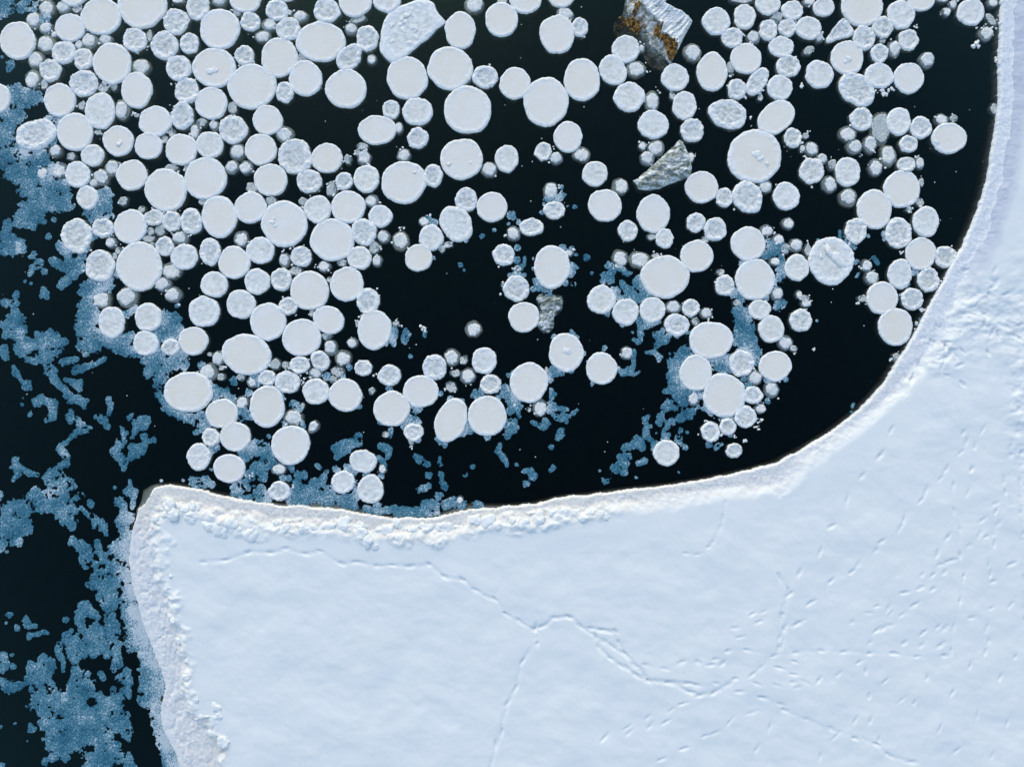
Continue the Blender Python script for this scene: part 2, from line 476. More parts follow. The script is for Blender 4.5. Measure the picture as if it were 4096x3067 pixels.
TRAILS = [  # (groove depth, print depth, points)
 (.018, .075, "822 2241,909 2236,1007 2203,1088 2209,1148 2192,1229 2209,1284 2206,1371 2249,1436 2244,1512 2263,1572 2255,1645 2263,1718 2255,1778 2298,1854 2317,1911 2361,1980 2392,2028 2453,2078 2482,2136 2511"),
 (.035, .06, "2136 2511,2180 2493,2216 2464,2281 2460,2325 2504,2383 2540,2455 2583,2499 2612,2542 2652,2593 2714"),
 (.04, .06, "2361 2507,2412 2515,2459 2518,2470 2560,2499 2612"), (.035, .06, "2383 2540,2397 2583,2444 2627,2477 2652,2510 2672"),
 (.02, .07, "2136 2511,2140 2565,2085 2641,2064 2743,2028 2808,2002 2920,1985 2970,1960 3067"),
 (.006, .065, "2585 2656,2659 2665,2729 2641,2793 2646,2841 2653,2858 2626,2888 2643,2908 2598,2987 2596,3092 2613,3176 2601,3276 2598,3370 2598,3475 2601,3569 2608,3660 2620,3770 2618"),
 (.03, .06, "2540 2690,2590 2713,2674 2720,2749 2725,2790 2735"), (.03, .06, "2674 2720,2759 2762,2798 2770,2848 2762,2938 2713"),
 (.012, .06, "3112 2310,3146 2355,3119 2459,3131 2514,3107 2544,3097 2588"), (.012, .05, "3150 2370,3128 2450,3136 2500,3122 2580"),
 (.012, .07, "3047 2782,3117 2807,3136 2835,3221 2867,3316 2909,3415 2936,3500 2971,3549 3011,3640 3040"),
 (.006, .06, "3802 1938,3805 2041,3824 2114,3832 2215,3843 2304,3829 2402,3805 2499,3790 2600"),
 (.012, .06, "4066 1640,4070 1700,4073 1814,4074 1920,4076 2055,4081 2133,4086 2312,4090 2480"),
 (.008, .035, "2890 1967,2897 2011,2886 2069,2875 2105,2843 2170"), (.006, .04, "2738 2210,2788 2214,2832 2192"),
]
for gd, pd, s in TRAILS:
    P = [tuple(float(q) for q in t.split()) for t in s.split(',')]
    groove(P, 9, gd)
    for i, (x, y) in enumerate(P):
        x2, y2 = P[min(i + 1, len(P) - 1)]; x1, y1 = P[max(i - 1, 0)]
        press(x + rng.gauss(0, 3), y + rng.gauss(0, 3), rng.uniform(12, 20), rng.uniform(7, 10), math.atan2(y2 - y1, x2 - x1) + rng.gauss(0, .2), pd * rng.uniform(.6, 1.15), 0.12)
SINGLES = [(-50, 22, 9, .075, "3558 1716,3515 1816,3442 1900,3382 1993,3320 2101,3274 2201,3193 2282,3152 2372,3778 1871,3756 1909,3694 1960,3675 1998,3607 2071,3593 2104,3518 2160,3501 2190,3428 2250,3404 2280,3320 2318,3239 2404,3190 2485,3837 1806,3859 1762,3740 2206,3783 2141"),
 (-32, 18, 9, .065, "3750 2253,3773 2246,3799 2236,3680 2293,3723 2293,3769 2282,3672 2345,3723 2350,3610 2364,3653 2410,3501 2418,3545 2426,3469 2445,3558 2445,3604 2450,3404 2480,3501 2513,3528 2504,3558 2494,3688 2521,3745 2499,3775 2504,3474 2561,3610 2564,3680 2572,3756 2572,3875 2464,3924 2074,3986 2087,3975 2009,3910 2128,3937 2141,3867 2177,3964 2320,4038 2250,3956 2426,4032 2415"),
 (-80, 18, 9, .065, "3973 2041,3962 2133,3967 2169,3943 2253,3951 2285,3937 2502,3945 2556,4035 1781,4035 1816,4005 1917,4013 1957,3864 1965,3878 1873,3891 1781,3845 1727,3921 1716,3455 2675,3470 2775,3475 2870"),
 (-30, 20, 8, .06, "2664 2877,2599 2894,2515 2919,2729 2805,2684 2830,2590 2859,2510 2899,2419 2938,2913 2877,2856 2922,2818 2934,2734 2984,2644 3026,3007 2840,2960 2540,3030 2480,3005 2450,3050 2440,2937 2505,3040 2660,3005 2690,3350 2685,3270 2710,3430 2640,3535 2715,3415 2870"),
 (15, 19, 8, .06, "2860 2725,2955 2758,3022 2726,3102 2732,3047 2782,3115 2665,3173 2640,3170 2690,3165 2720,3215 2720,3185 2740"),
 (-70, 18, 8, .06, "3075 2895,3023 2985,3275 3015,3335 2935,3510 2945,3800 2760,3700 2700,3870 2650,3990 2700,3900 2850,3750 2900,4020 2880,3650 2800,3820 2990,3960 3010,3600 2790,4050 2620,3930 2600")]
for ang, a, b_, dp, s in SINGLES:
    for t in s.split(','):
        x, y = (float(q) for q in t.split())
        press(x, y, a * rng.uniform(0.7, 1.25), b_ * rng.uniform(.8, 1.15), math.radians(ang + rng.gauss(0, 14)), dp * rng.uniform(.5, 1.1), 0.18)
for k in range(40):   # the trampled bank by the ledge
    x, y = rng.gauss(3930, 110), rng.gauss(1270, 110)
    if x < 4096: press(x, y, rng.uniform(10, 24), rng.uniform(7, 11), rng.uniform(0, 6.3), rng.uniform(.03, .08), 0.5)
for k in range(26):
    press(rng.gauss(3740, 50), rng.gauss(1440, 45), rng.uniform(10, 26), rng.uniform(7, 12), rng.uniform(0, 6.3), rng.uniform(.03, .09), 0.5)

# mesh: every cell touching the shelf; outer vertices are drawn in to the edge and down into the water
iny = D > 0
gyD, gxD = np.gradient(D, ay, ax)
gl_ = np.maximum(np.hypot(gxD, gyD), 0.3)
QX = np.where(iny, PX, PX - gxD / gl_ * D * 0.98)
QY = np.where(iny, PY, PY - gyD / gl_ * D * 0.98)
Z = np.where(iny, np.maximum(Z, 0.03), -0.35)
kz = (HC - 0.14) / HC / S
VX = (QX - CX) * kz; VY = -(QY - CY) * kz
ny, nx = PX.shape
idx = np.arange(ny * nx).reshape(ny, nx)
cell = iny[:-1, :-1] | iny[1:, :-1] | iny[:-1, 1:] | iny[1:, 1:]
Fq = np.stack([idx[:-1, :-1], idx[1:, :-1], idx[1:, 1:], idx[:-1, 1:]], -1)[cell]
ledge_cell = ((rise < 0.10 + 0.12 * lump_zone) & (D < wl + 70))[:-1, :-1][cell]
Vs = np.stack([VX, VY, Z], -1).reshape(-1, 3)
grey_lilac = sst(wl * 0.9, wl * 1.3, D) * (1 - sst(wl + 45, wl + 95, D)) * np.where(PY < 1250, 1 - sst(950, 1250, PY), 0) * sst(3700, 3800, PX)
grey_lilac = np.clip(grey_lilac + 0.5 * tramp * sst(0.1, 0.5, fbm(PX / 30, PY / 20, 83, 3)), 0, 1)  # grey-lilac band inside the right ledge, plus patches in the trampled snow
cream_s = cream * (1 - sst(wl + 20, wl + 75, D)) * 0.9
AT = {'cream': np.clip(np.where(D < wl + 10, cream, cream_s), 0, 1).ravel(), 'grey_lilac': grey_lilac.ravel()}
shelf = link('ice_shelf', None); shelf['kind'] = 'structure'
for nm, sel, mt in (('snow_field', ~ledge_cell, 'snow'), ('ice_ledge', ledge_cell, 'ledge')):
    v_, f_, a_ = compact(Vs, Fq[sel], AT)
    link(nm, mesh_from(nm, v_, f_, M[mt], a_), shelf)

def shelf_z(x, y):
    i = min(max(np.searchsorted(ax, x), 0), nx - 1); j = min(max(np.searchsorted(ay, y), 0), ny - 1)
    return float(Z[j, i])

# foot of old ice under water, showing olive where the shelf is undercut
foot_w = np.interp(np.arange(len(Es)), np.arange(len(Es)), np.ones(len(Es)) * 2)
for k in range(len(Es)):
    x, y = Es[k, :2]
    foot_w[k] += 34 * math.exp(-((x - 590) / 38) ** 2 - ((y - 1985) / 45) ** 2) + 26 * math.exp(-((x - 1300) / 150) ** 2) * (y < 2100) + 20 * math.exp(-((x - 1840) / 90) ** 2) * (y < 2100) + 12 * math.exp(-((x - 640) / 60) ** 2 - ((y - 2850) / 60) ** 2)
tg = np.gradient(Es[:, :2], axis=0); tg /= np.linalg.norm(tg, axis=1)[:, None]
nrm = np.stack([tg[:, 1], -tg[:, 0]], 1)
rws = []
for q, zq in ((-0.5, -0.03), (0.15, -0.035), (0.55, -0.07), (0.85, -0.13), (1.05, -0.24), (1.1, -0.6)):
    P_ = Es[:, :2] + nrm * (foot_w * q)[:, None]
    rws.append(np.stack([(P_[:, 0] - CX) / S, -(P_[:, 1] - CY) / S, np.full(len(Es), zq)], -1))
nE = len(Es); V_ = np.concatenate(rws); i_ = np.arange(nE - 1)
F_ = np.concatenate([np.stack([r * nE + i_, r * nE + i_ + 1, (r + 1) * nE + i_ + 1, (r + 1) * nE + i_], -1) for r in range(5)])
link('ice_foot', mesh_from('ice_foot', V_, F_, M['hull_ice']), shelf)

# loose snow lumps along the bank, each its own piece
def lump_mesh(name, r, seed, mat, squash=0.75, nl=14, nm=24, rough=0.27):
    th = np.linspace(0.02, math.pi - 0.02, nl); ph = np.linspace(0, 2 * math.pi, nm, endpoint=False)
    T, Pp = np.meshgrid(th, ph, indexing='ij')
    x = np.sin(T) * np.cos(Pp); y = np.sin(T) * np.sin(Pp); z = np.cos(T)
    k = 1 + rough * 1.5 * vn(x * 1.3 + 5 + z, y * 1.3 + z * 1.3, seed) + rough * 1.6 * (0.5 - worley(x * 1.8 + z * 0.7, y * 1.8 - z * 0.6, seed + 1)) + rough * 0.4 * vn(x * 5 + z * 2, y * 5 - z, seed + 2)
    V = np.stack([x * k * r, y * k * r, z * k * r * squash], -1).reshape(-1, 3)
    id_ = np.arange(nl * nm).reshape(nl, nm)
    F = np.stack([id_[:-1], id_[1:], np.roll(id_[1:], -1, 1), np.roll(id_[:-1], -1, 1)], -1).reshape(-1, 4)
    return mesh_from(name, V, F, mat, {'cream': np.zeros(len(V)), 'grey_lilac': np.zeros(len(V))})
LUMPS = "655 2035 16,690 2018 20,700 2050 26,668 2055 14,720 2030 22,745 2040 24,775 2030 20,610 2130 15,770 2075 24,628 2075 12,840 2100 22,870 2110 28,900 2125 20,930 2090 24,960 2115 22,985 2135 18,1020 2128 26,1065 2115 18,1110 2095 20,1150 2110 18,1215 2105 24,1255 2110 18,1320 2105 22,1380 2100 30,1440 2110 26,1455 2130 20,1475 2160 24,1500 2180 16,1520 2120 22,1560 2120 26,1590 2100 30,1600 2150 18,1650 2120 20,1700 2115 22,1770 2110 22,1830 2110 18,1900 2085 26,1945 2090 30,1985 2100 24,2050 2085 22,2100 2090 18,2160 2075 22,2200 2055 24,2225 2045 18,2260 2050 20,2300 2055 20,2335 2070 22,2360 2050 24,2400 2055 20,2395 2035 16,2420 2065 16,755 2640 16,760 2700 18,720 2560 14,790 2790 18,870 2820 20,880 2850 18,850 2930 22,900 2960 24,700 2480 12,690 2300 12"
protos = [lump_mesh('snow_lump', 1.0, 300 + i * 7, M['snow']) for i in range(9)]
for i, t in enumerate(LUMPS.split(',')):
    x, y, r = (float(q) for q in t.split())
    o = link('snow_lump', protos[i % 9], shelf)
    o.location = ((x - CX) * kz, -(y - CY) * kz, shelf_z(x, y) - r / S * 0.16)
    sc = r / S * rng.uniform(0.7, 1.2)
    o.scale = (sc * rng.uniform(0.85, 1.2), sc * rng.uniform(0.85, 1.15), sc * 0.48)
    o.rotation_euler = (0, 0, rng.uniform(0, 6.28))

# ------------------------------------------------------------------ pancake ice: traced places
# tiles of the photograph: origin x, y, magnification; then entries "u v width height Type [angle]"
TILES = [
 (0, 0, "190 445 380 410 A;505 85 180 190 C;700 75 170 150 C;365 215 180 190 C;500 310 160 130 C;770 305 340 305 A;1112 180 450 400 A;1568 55 525 520 A;805 -90 340 310 A;500 478 205 205 C;700 578 270 250 B;980 445 180 185 C;870 495 100 110 C;1160 440 165 130 C;1235 700 420 440 A;916 650 215 245 B;385 655 180 190 C;555 775 245 245 B;350 870 180 220 C;925 920 315 285 B;1485 440 265 265 B;1815 500 285 315 B;1945 240 280 290 B;1650 390 70 160 D;2090 480 205 225 B;1965 10 160 60 C;1970 750 270 290 B;1545 735 215 185 C;1505 995 335 400 A;655 1105 350 360 A;1140 975 130 120 D;1255 962 90 90 D;1100 1225 330 390 M;900 1170 85 100 D;1345 1205 170 230 C;-45 1080 310 320 A;395 1485 470 325 B 10;825 1455 400 420 A;1302 1555 335 330 A;1710 1340 360 330 A;2010 1280 250 300 B;2060 1000 270 290 B;1635 1610 305 290 A;1997 1650 343 340 A;1900 1470 90 100 D;1815 1540 90 100 D;2150 1450 120 180 C;1080 1460 90 70 D;490 940 90 110 D;1510 1275 80 50 D;600 380 80 80 C;850 105 120 90 D"),
 (800, 0, "-25 75 260 290 B;210 0 170 150 C;500 -20 345 320 A;215 320 440 445 A;555 240 215 215 B;850 115 250 230 B;760 270 170 150 C;975 320 260 260 B;690 400 170 145 C;1105 180 170 140 C;990 140 50 70 C;410 140 100 90 D;960 -120 270 270 A;1400 120 285 270 B;1710 15 355 330 A;2060 -10 310 295 M;1330 460 550 440 A;1740 215 190 100 D 20;1665 315 145 145 C;1845 425 240 285 B;1645 635 335 235 B 45;1895 655 110 120 C;875 635 400 430 A;1165 865 355 385 A;1130 640 130 130 D;490 615 220 215 B;155 745 470 440 A;570 955 525 495 A;935 1020 195 235 B;1610 980 460 425 A;120 1140 350 360 A;360 1190 120 150 D;745 1325 320 330 A;365 1430 325 305 B;155 1385 110 120 C;15 1350 120 110 D;930 1480 205 180 C;105 1600 300 300 M;668 1650 352 335 A;1955 1435 425 325 A;2110 1205 190 205 B;1790 1615 150 90 D"),
 (1600, 0, "-15 1410 100 140 C;815 50 215 190 C;1120 215 360 375 A;1388 -25 355 340 A;1130 15 130 60 D;1780 -80 330 320 A;665 335 335 400 A;1735 375 385 420 A;1820 160 190 170 C;1985 300 180 210 B;550 755 490 470 A;78 862 441 465 A;940 850 275 250 B;745 850 110 130 C;1268 920 335 355 A;2010 880 400 470 A;1612 1125 485 545 A;748 1212 530 515 A;190 1230 325 305 M;195 1525 235 225 B;1857 1510 310 340 A"),
 (2400, 0, "1285 235 305 300 M;1600 185 245 275 M;1855 40 265 240 M;2125 115 230 215 M;1570 -10 290 110 D;1460 415 240 220 B;1950 195 140 140 D;1860 330 205 235 B;2070 305 195 195 B;1700 410 150 155 C;2005 515 270 235 M;1615 645 335 335 A;1240 790 330 420 A;1025 575 205 205 C;285 540 295 305 M;145 775 345 285 M -60;400 755 215 195 C;2080 730 270 235 B;830 855 300 295 M;1445 750 90 150 D;1740 900 340 190 B 58;1515 985 210 225 B;1990 965 275 270 M;325 1070 330 320 M;575 1110 170 240 C;935 1165 265 310 M;800 1055 80 100 D;1415 1260 410 325 B -14;1950 1295 440 330 A 40;590 1375 325 310 M;1020 1440 255 260 B;1770 1080 70 80 D;470 1610 100 100 C;625 1630 190 180 C;2130 1520 190 220 B;460 540 80 90 C"),
 (3200, 0, "97 310 290 250 M;100 20 150 90 C;265 80 235 210 M;690 60 458 450 A;1120 160 300 310 M;1340 -20 310 290 A;215 415 110 110 C;710 420 245 270 B;915 300 225 230 B;1200 440 230 230 B;880 590 190 210 B;1045 540 150 185 C;910 450 80 60 D;525 635 360 370 A;220 820 310 315 M;630 990 440 320 B -42;880 835 310 275 M -15;1205 860 325 335 A;1410 660 175 185 C;1890 135 295 295 M;2060 370 165 170 C;1620 130 100 110 C;1695 50 90 110 C;2130 30 120 100 C;2110 220 180 90 D -55;95 560 160 90 D 30;680 1315 245 260 B;1095 1340 270 310 M;1335 1410 225 245 B;535 1475 200 180 C;900 1410 240 340 D;1570 1320 150 130 C;1700 1310 100 90 D;1650 1525 380 340 A;2150 1200 100 140 D;605 1620 170 170 C;780 1590 160 200 C;1200 1590 200 190 B;130 1640 170 160 C;65 1500 80 80 D;30 1640 70 90 C;1580 0 140 60 C"),
 (0, 600, "605 10 150 150 C;780 70 120 90 D;1020 60 255 235 M;475 255 150 165 C;650 225 165 190 C;855 270 275 290 M;1230 195 175 190 C;1105 300 190 190 C;1450 280 335 330 A;1828 440 460 460 A;1900 195 160 90 D;2065 190 70 70 D;960 525 230 255 M;1030 365 110 100 C;1355 565 120 110 D;1565 655 90 85 D;1435 845 355 365 A;1700 745 220 180 B;1895 790 205 220 B;2110 790 235 285 B;845 945 330 385 B;1135 860 235 200 B;1220 1020 125 130 C;1535 1285 500 535 A;1105 1280 335 340 B;1765 890 120 150 D;1660 900 100 100 D;1640 980 150 90 D;1680 1050 70 70 D;1990 970 180 160 C;1815 1065 200 210 B;2030 1180 295 280 M;1310 1110 80 90 D;1260 1170 80 90 D;1890 1330 220 200 C;1790 1480 180 165 C;1400 1625 245 230 C;1910 1600 190 170 C;1112 1645 210 212 C"),
 (800, 600, "57 312 460 455 A;345 190 155 160 C;505 190 155 160 C;410 15 170 180 C;780 330 360 350 A;1050 73 372 375 B;1400 90 350 325 A;1630 105 95 115 D;1810 85 155 170 C;1740 30 80 70 D;1205 345 270 265 B;1590 345 190 200 B;1835 318 280 300 M;570 420 140 130 D;1455 440 130 150 D;1450 375 80 60 D;555 635 355 345 A;785 565 130 110 D;210 735 385 460 A;930 815 500 505 A;1140 570 110 105 D;1300 655 300 300 M;1635 628 380 360 A;1895 560 160 145 C;1990 730 265 240 M;30 570 110 90 D;450 980 170 180 C;665 1110 295 295 M;110 1125 230 300 B;375 1240 350 350 A;1460 995 470 460 A;1810 905 275 285 B;2025 955 140 160 C;1115 1175 230 225 B;930 1215 130 165 C;1755 1190 270 260 M;1930 1080 130 150 D;1955 1225 115 140 C;1370 1285 145 130 C;1565 1245 120 90 D;1055 1335 155 115 D;895 1430 230 250 B;630 1450 285 275 M;155 1485 305 275 M;1207 1552 435 430 A;1620 1480 365 375 A;1425 1430 60 80 D"),
 (1600, 600, "40 55 150 150 C;42 357 495 465 A;365 285 215 245 B;680 100 465 450 A;985 215 175 180 C;1180 95 255 295 M;1580 15 190 200 B;1725 90 145 150 C;2005 45 195 170 C;730 550 245 265 B;1015 630 335 335 A;1665 450 170 200 C;1705 665 235 200 B;620 815 420 330 M -55;345 965 265 270 M;270 790 140 110 C;205 1190 300 300 A;460 1090 90 90 D;530 1045 100 80 D;5 1000 190 215 C;1450 850 265 190 B;1255 920 160 165 C;1145 1160 230 240 B;1680 1290 395 460 A;1870 1130 110 90 C;1300 1310 110 80 D;1285 1530 275 290 B;2152 262 283 270 M"),
 (2400, 600, "55 610 358 350 A;525 90 160 175 C;225 400 190 185 C;1000 80 90 130 C;1710 68 588 576 A;1125 410 365 355 A;1375 525 180 225 B;1630 520 380 310 B -55;1830 400 155 160 C;2060 510 290 310 M;590 705 365 415 A;310 890 215 235 B;715 975 195 220 M;570 960 110 80 D;1060 800 205 205 B;1275 875 245 255 B;1160 990 95 90 D;2080 810 140 135 C;1640 1035 365 375 A;1840 890 160 140 C;1970 985 140 120 C;2050 1090 110 120 D;2168 1050 155 160 C;1070 1170 355 350 A;225 1190 185 180 C;435 1210 235 190 C;720 1400 530 475 A;1715 1435 430 450 A;615 1165 100 60 D;1330 1350 100 80 D;1380 1495 210 230 B;1930 1230 120 110 C;2177 1300 260 290 M;1960 1590 150 150 C;2200 1595 80 95 C;18 1652 315 308 M;200 1280 90 60 D"),
 (3200, 600, "245 100 130 130 C;130 230 270 290 B;355 160 105 125 D;530 240 280 315 M;330 380 165 195 C;985 60 190 240 C;840 195 165 195 C;1170 165 200 165 B;1325 145 110 140 C;1130 430 400 405 A;1340 360 70 110 D;1325 575 110 100 D;825 655 385 420 A;540 520 200 220 C;1395 790 290 340 M;1090 915 285 345 B;620 895 240 285 B;345 1225 485 520 M;1338 1145 335 365 A;1605 1180 230 240 B;740 1275 130 140 C;800 1410 170 160 C;1105 1370 265 320 M;1420 1430 240 270 B;912 1635 345 350 A;1245 1645 240 250 B;90 1110 90 150 D;690 1640 110 90 D;60 1640 110 90 D;1200 660 70 60 D"),
 (0, 1200, "1230 245 290 345 M;1635 190 300 310 M;1605 475 275 265 M;1880 520 205 180 B;2130 450 320 300 A;2077 1015 525 442 A"),
 (800, 1200, "42 125 338 330 M;450 47 320 320 M;750 240 395 410 A;975 65 200 200 B;1120 415 420 415 A;1235 150 70 90 D;1418 220 350 295 A -20;510 600 525 445 A -15;1855 12 255 285 B;1925 325 370 430 A;1745 265 60 90 D;1800 180 70 60 D;2160 260 80 70 D;1400 400 120 90 D;1440 525 150 180 C;1680 470 130 115 C;1575 640 190 180 C;1325 670 230 190 B -60;1100 715 220 190 B;1270 810 150 130 C;830 710 140 130 D;945 715 85 95 D;1800 750 190 180 B;200 640 150 170 C;105 600 60 50 D;90 800 195 200 C;235 850 100 90 D;450 855 100 90 D;235 750 70 60 D;570 905 120 130 C;740 860 195 170 B;965 905 275 240 B;1520 790 165 120 D;1470 880 95 90 D;2090 832 245 230 B;1278 1010 295 285 M;1603 1050 365 360 A;1895 1005 85 85 D;738 1175 385 455 A;460 1135 155 160 C;240 1255 355 320 A;1025 1300 220 180 C;1250 1400 160 110 C 60;120 1515 200 200 B;390 1510 340 320 A;1000 1600 415 420 A;2115 1200 400 390 A;2050 1485 90 80 D;1130 1170 60 70 D"),
 (1600, 1200, "1370 190 335 335 A;810 320 185 180 C;1835 580 380 430 A;930 670 280 285 M;380 740 260 275 B;575 630 180 190 C;705 660 90 110 D;750 840 180 175 C;610 810 120 90 D;565 960 130 130 D;230 1010 380 350 A;1000 930 225 220 B;1425 910 420 445 A;565 1330 490 330 A 68;962 1280 425 450 A;1545 1190 160 200 C;1620 790 60 110 D;150 1460 210 200 B;1425 1210 50 60 D;128 1580 60 50 D;1280 1165 50 50 D"),
 (2400, 1200, "18 755 345 355 A;285 130 285 285 M;580 110 280 285 M;810 75 180 150 C;1005 85 195 190 B;1175 145 140 130 C;1055 235 95 100 D;850 275 275 245 B;1228 445 470 400 A;1765 105 245 215 M;1895 320 285 305 M;2050 470 170 170 C;2140 535 95 80 D;1062 805 350 390 A;1560 700 265 290 B;1375 1050 460 475 A;1938 730 360 335 A;300 585 150 150 C;1715 860 180 160 C;1690 1050 210 190 B;1900 990 170 190 C;1035 1090 150 160 C;1775 1200 130 120 C;1610 1290 240 240 B;1225 1455 210 220 B;1415 1400 185 180 B;1477 1661 185 160 B;1510 30 100 80 D"),
 (3200, 1200, "10 225 235 250 B;70 40 130 90 C;1060 295 375 415 A;1065 635 100 100 D"),
 (800, 1700, "320 480 345 320 A;-15 350 255 300 M;865 485 170 140 C;875 730 230 220 B;525 555 60 50 D;1800 400 300 250 M -8;1580 630 260 245 M;1882 710 285 315 M;2015 480 90 130 C"),
 (2400, 1700, "737 306 285 280 M"), (1600, 1700, "660 827 90 90 C"),
]
K = 2.76
FLOES = []
for x0, y0, s in TILES:
    for e in s.split(';'):
        q = e.split()
        u, v, w, h = (float(t) for t in q[:4])
        FLOES.append(dict(x=x0 + u / K, y=y0 + v / K, w=w / K, h=h / K, t=q[4], a=float(q[5]) if len(q) > 5 else None))
FLOES.sort(key=lambda f: -f['w'] * f['h'])

PROF = {  # freeboard, rim start, rim lift, draught, crust roughness
 'A': (0.060, 0.86, 0.012, 0.70, 0.012), 'M': (0.055, 0.74, 0.015, 0.55, 0.014), 'B': (0.045, 0.66, 0.030, 0.50, 0.020),
 'C': (0.026, 0.55, 0.006, 0.36, 0.013), 'D': (0.004, 0.5, 0.004, 0.24, 0.012)}

def floe_arrays(w, h, ang, typ, seed, outline=None):
    """rings of a floe in metres around its own middle"""
    fb, rs, lift, draft, cr = PROF[typ]
    r0 = random.Random(seed)
    rp = (w + h) / 16.0                                   # radius in render pixels
    ns = int(min(150, max(34, rp * 5.6))); nt_ = int(min(22, max(6, rp * 0.9)))
    th = np.arange(ns) * 2 * math.pi / ns
    if outline is None:
        a, b = w / 2 / S, h / 2 / S
        R = a * b / np.sqrt((b * np.cos(th)) ** 2 + (a * np.sin(th)) ** 2)
        k = np.ones(ns)
        amp = {'A': 0.019, 'M': 0.025, 'B': 0.032, 'C': 0.04, 'D': 0.08}[typ]
        for n_ in (2, 3, 4, 5, 7):
            k += amp * r0.uniform(0.3, 1) * 1.5 / math.sqrt(n_) * np.cos(n_ * th + r0.uniform(0, 6.28))
        for q in range(r0.choice((0, 1, 1, 2, 3))):       # flats where floes rub together
            t0 = r0.uniform(0, 6.28); cut = r0.uniform(0.955, 0.99)
            fl = cut / np.maximum(np.cos(th - t0), 0.25)
            k = k - 0.5 * (k - fl + np.sqrt((k - fl) ** 2 + 0.0006)) + 0.012
        R = R * k
    else:
        R = np.interp(th, outline[0], outline[1], period=2 * math.pi)
    jag = {'A': 0.017, 'M': 0.022, 'B': 0.026, 'C': 0.02, 'D': 0.03}[typ]
    al = np.cumsum(R) * 2 * math.pi / ns
    R = R + (jag * 0.45 * vn(al * 9, np.full(ns, seed * 1.7), seed) + jag * 0.75 * vn(al * 26, np.full(ns, seed * 2.7), seed + 1)) * min(1.0, rp / 9)
    rot = math.radians(ang or 0.0)
    t = (np.linspace(0, 1, nt_ + 1) ** 0.8)[:, None]
    ca, sa = np.cos(th + rot)[None], np.sin(th + rot)[None]
    off = seed * 13.37 % 500
    tx, ty = r0.uniform(-1, 1), r0.uniform(-1, 1)
    tl = {'A': 0.006, 'M': 0.012, 'B': 0.02, 'C': 0.03, 'D': 0.03}[typ]
    capr = {'C': 0.82, 'D': 0.90}.get(typ, 1.0)
    ox, oy = (r0.uniform(-.07, .07) * R.mean(), r0.uniform(-.07, .07) * R.mean()) if typ == 'C' else (0, 0)
    wobc = 1 + (0.10 * vn(3 * ca + off, 3 * sa, seed + 21) * t if typ == 'C' else 0)
    x = R * t * ca * capr * wobc + ox; y = R * t * sa * capr * wobc + oy
    rim = sst(rs - 0.10, rs + 0.08, t)
    z = fb + lift * rim * (0.6 + 0.9 * vn(x * 8 + off, y * 8, seed + 3))
    z = z + cr * (0.30 + 0.70 * rim) * ((0.75 - worley(x * 13 + off, y * 13 + off, seed + 5)) * 1.3 + 0.8 * fbm(x * 17 + off, y * 17, seed + 6, 2))
    if typ in 'BM':
        z = z + (0.026 if typ == 'B' else 0.013) * (1 - rim) * fbm(x * 9 + off, y * 9, seed + 8, 3)
    if typ == 'C':
        z = z + 0.014 * vn(x * 5 + off, y * 5, seed + 8) - 0.03 * t ** 3
    z = z + tl * (tx * x + ty * y) / max(R.max(), 0.05) - (0.022 + lift * 0.4) * sst(0.93, 1.0, t)
    rows = list(np.stack([x, y, z + 0 * x], -1))
    ntop = len(rows)
    def ring(fr, z_, wob=0.02):
        q = fr * (1 + wob * vn(th * 3 + off, np.full(ns, z_ * 9), seed + 11))
        return np.stack([R * q * ca[0], R * q * sa[0], np.full(ns, z_)], -1)
    if typ in 'CD':
        rows += [ring(0.89, -0.022, 0.02)]
        low = [ring(0.97, -0.045, 0.025), ring(1.04, -0.085, 0.03), ring(1.07, -0.14, 0.035), ring(1.03, -0.21, 0.04), ring(0.9, -draft * 0.85, 0.04), ring(0.6, -draft, 0.05), ring(0.02, -draft - 0.04)]
        nrim = 1
    else:
        kk = {'A': 1.0, 'M': 1.025, 'B': 1.05}[typ]
        rows += [ring(1.004, 0.02, 0.006), ring(1.006, -0.015, 0.008)]
        low = [ring(kk, -0.08, 0.02), ring(kk - 0.01, -0.18, 0.03), ring(0.95, -draft * 0.5, 0.04), ring(0.85, -draft * 0.8, 0.05), ring(0.6, -draft, 0.06), ring(0.02, -draft - 0.03)]
        nrim = 2
    rows += low
    return np.array(rows), ntop, nrim, ns, t[:, 0], rs

def strips(r0, r1, ns):
    i = np.arange(ns)
    F = []
    for r in range(r0, r1):
        F.append(np.stack([r * ns + i, (r + 1) * ns + i, (r + 1) * ns + (i + 1) % ns, r * ns + (i + 1) % ns], -1))
    return np.concatenate(F)

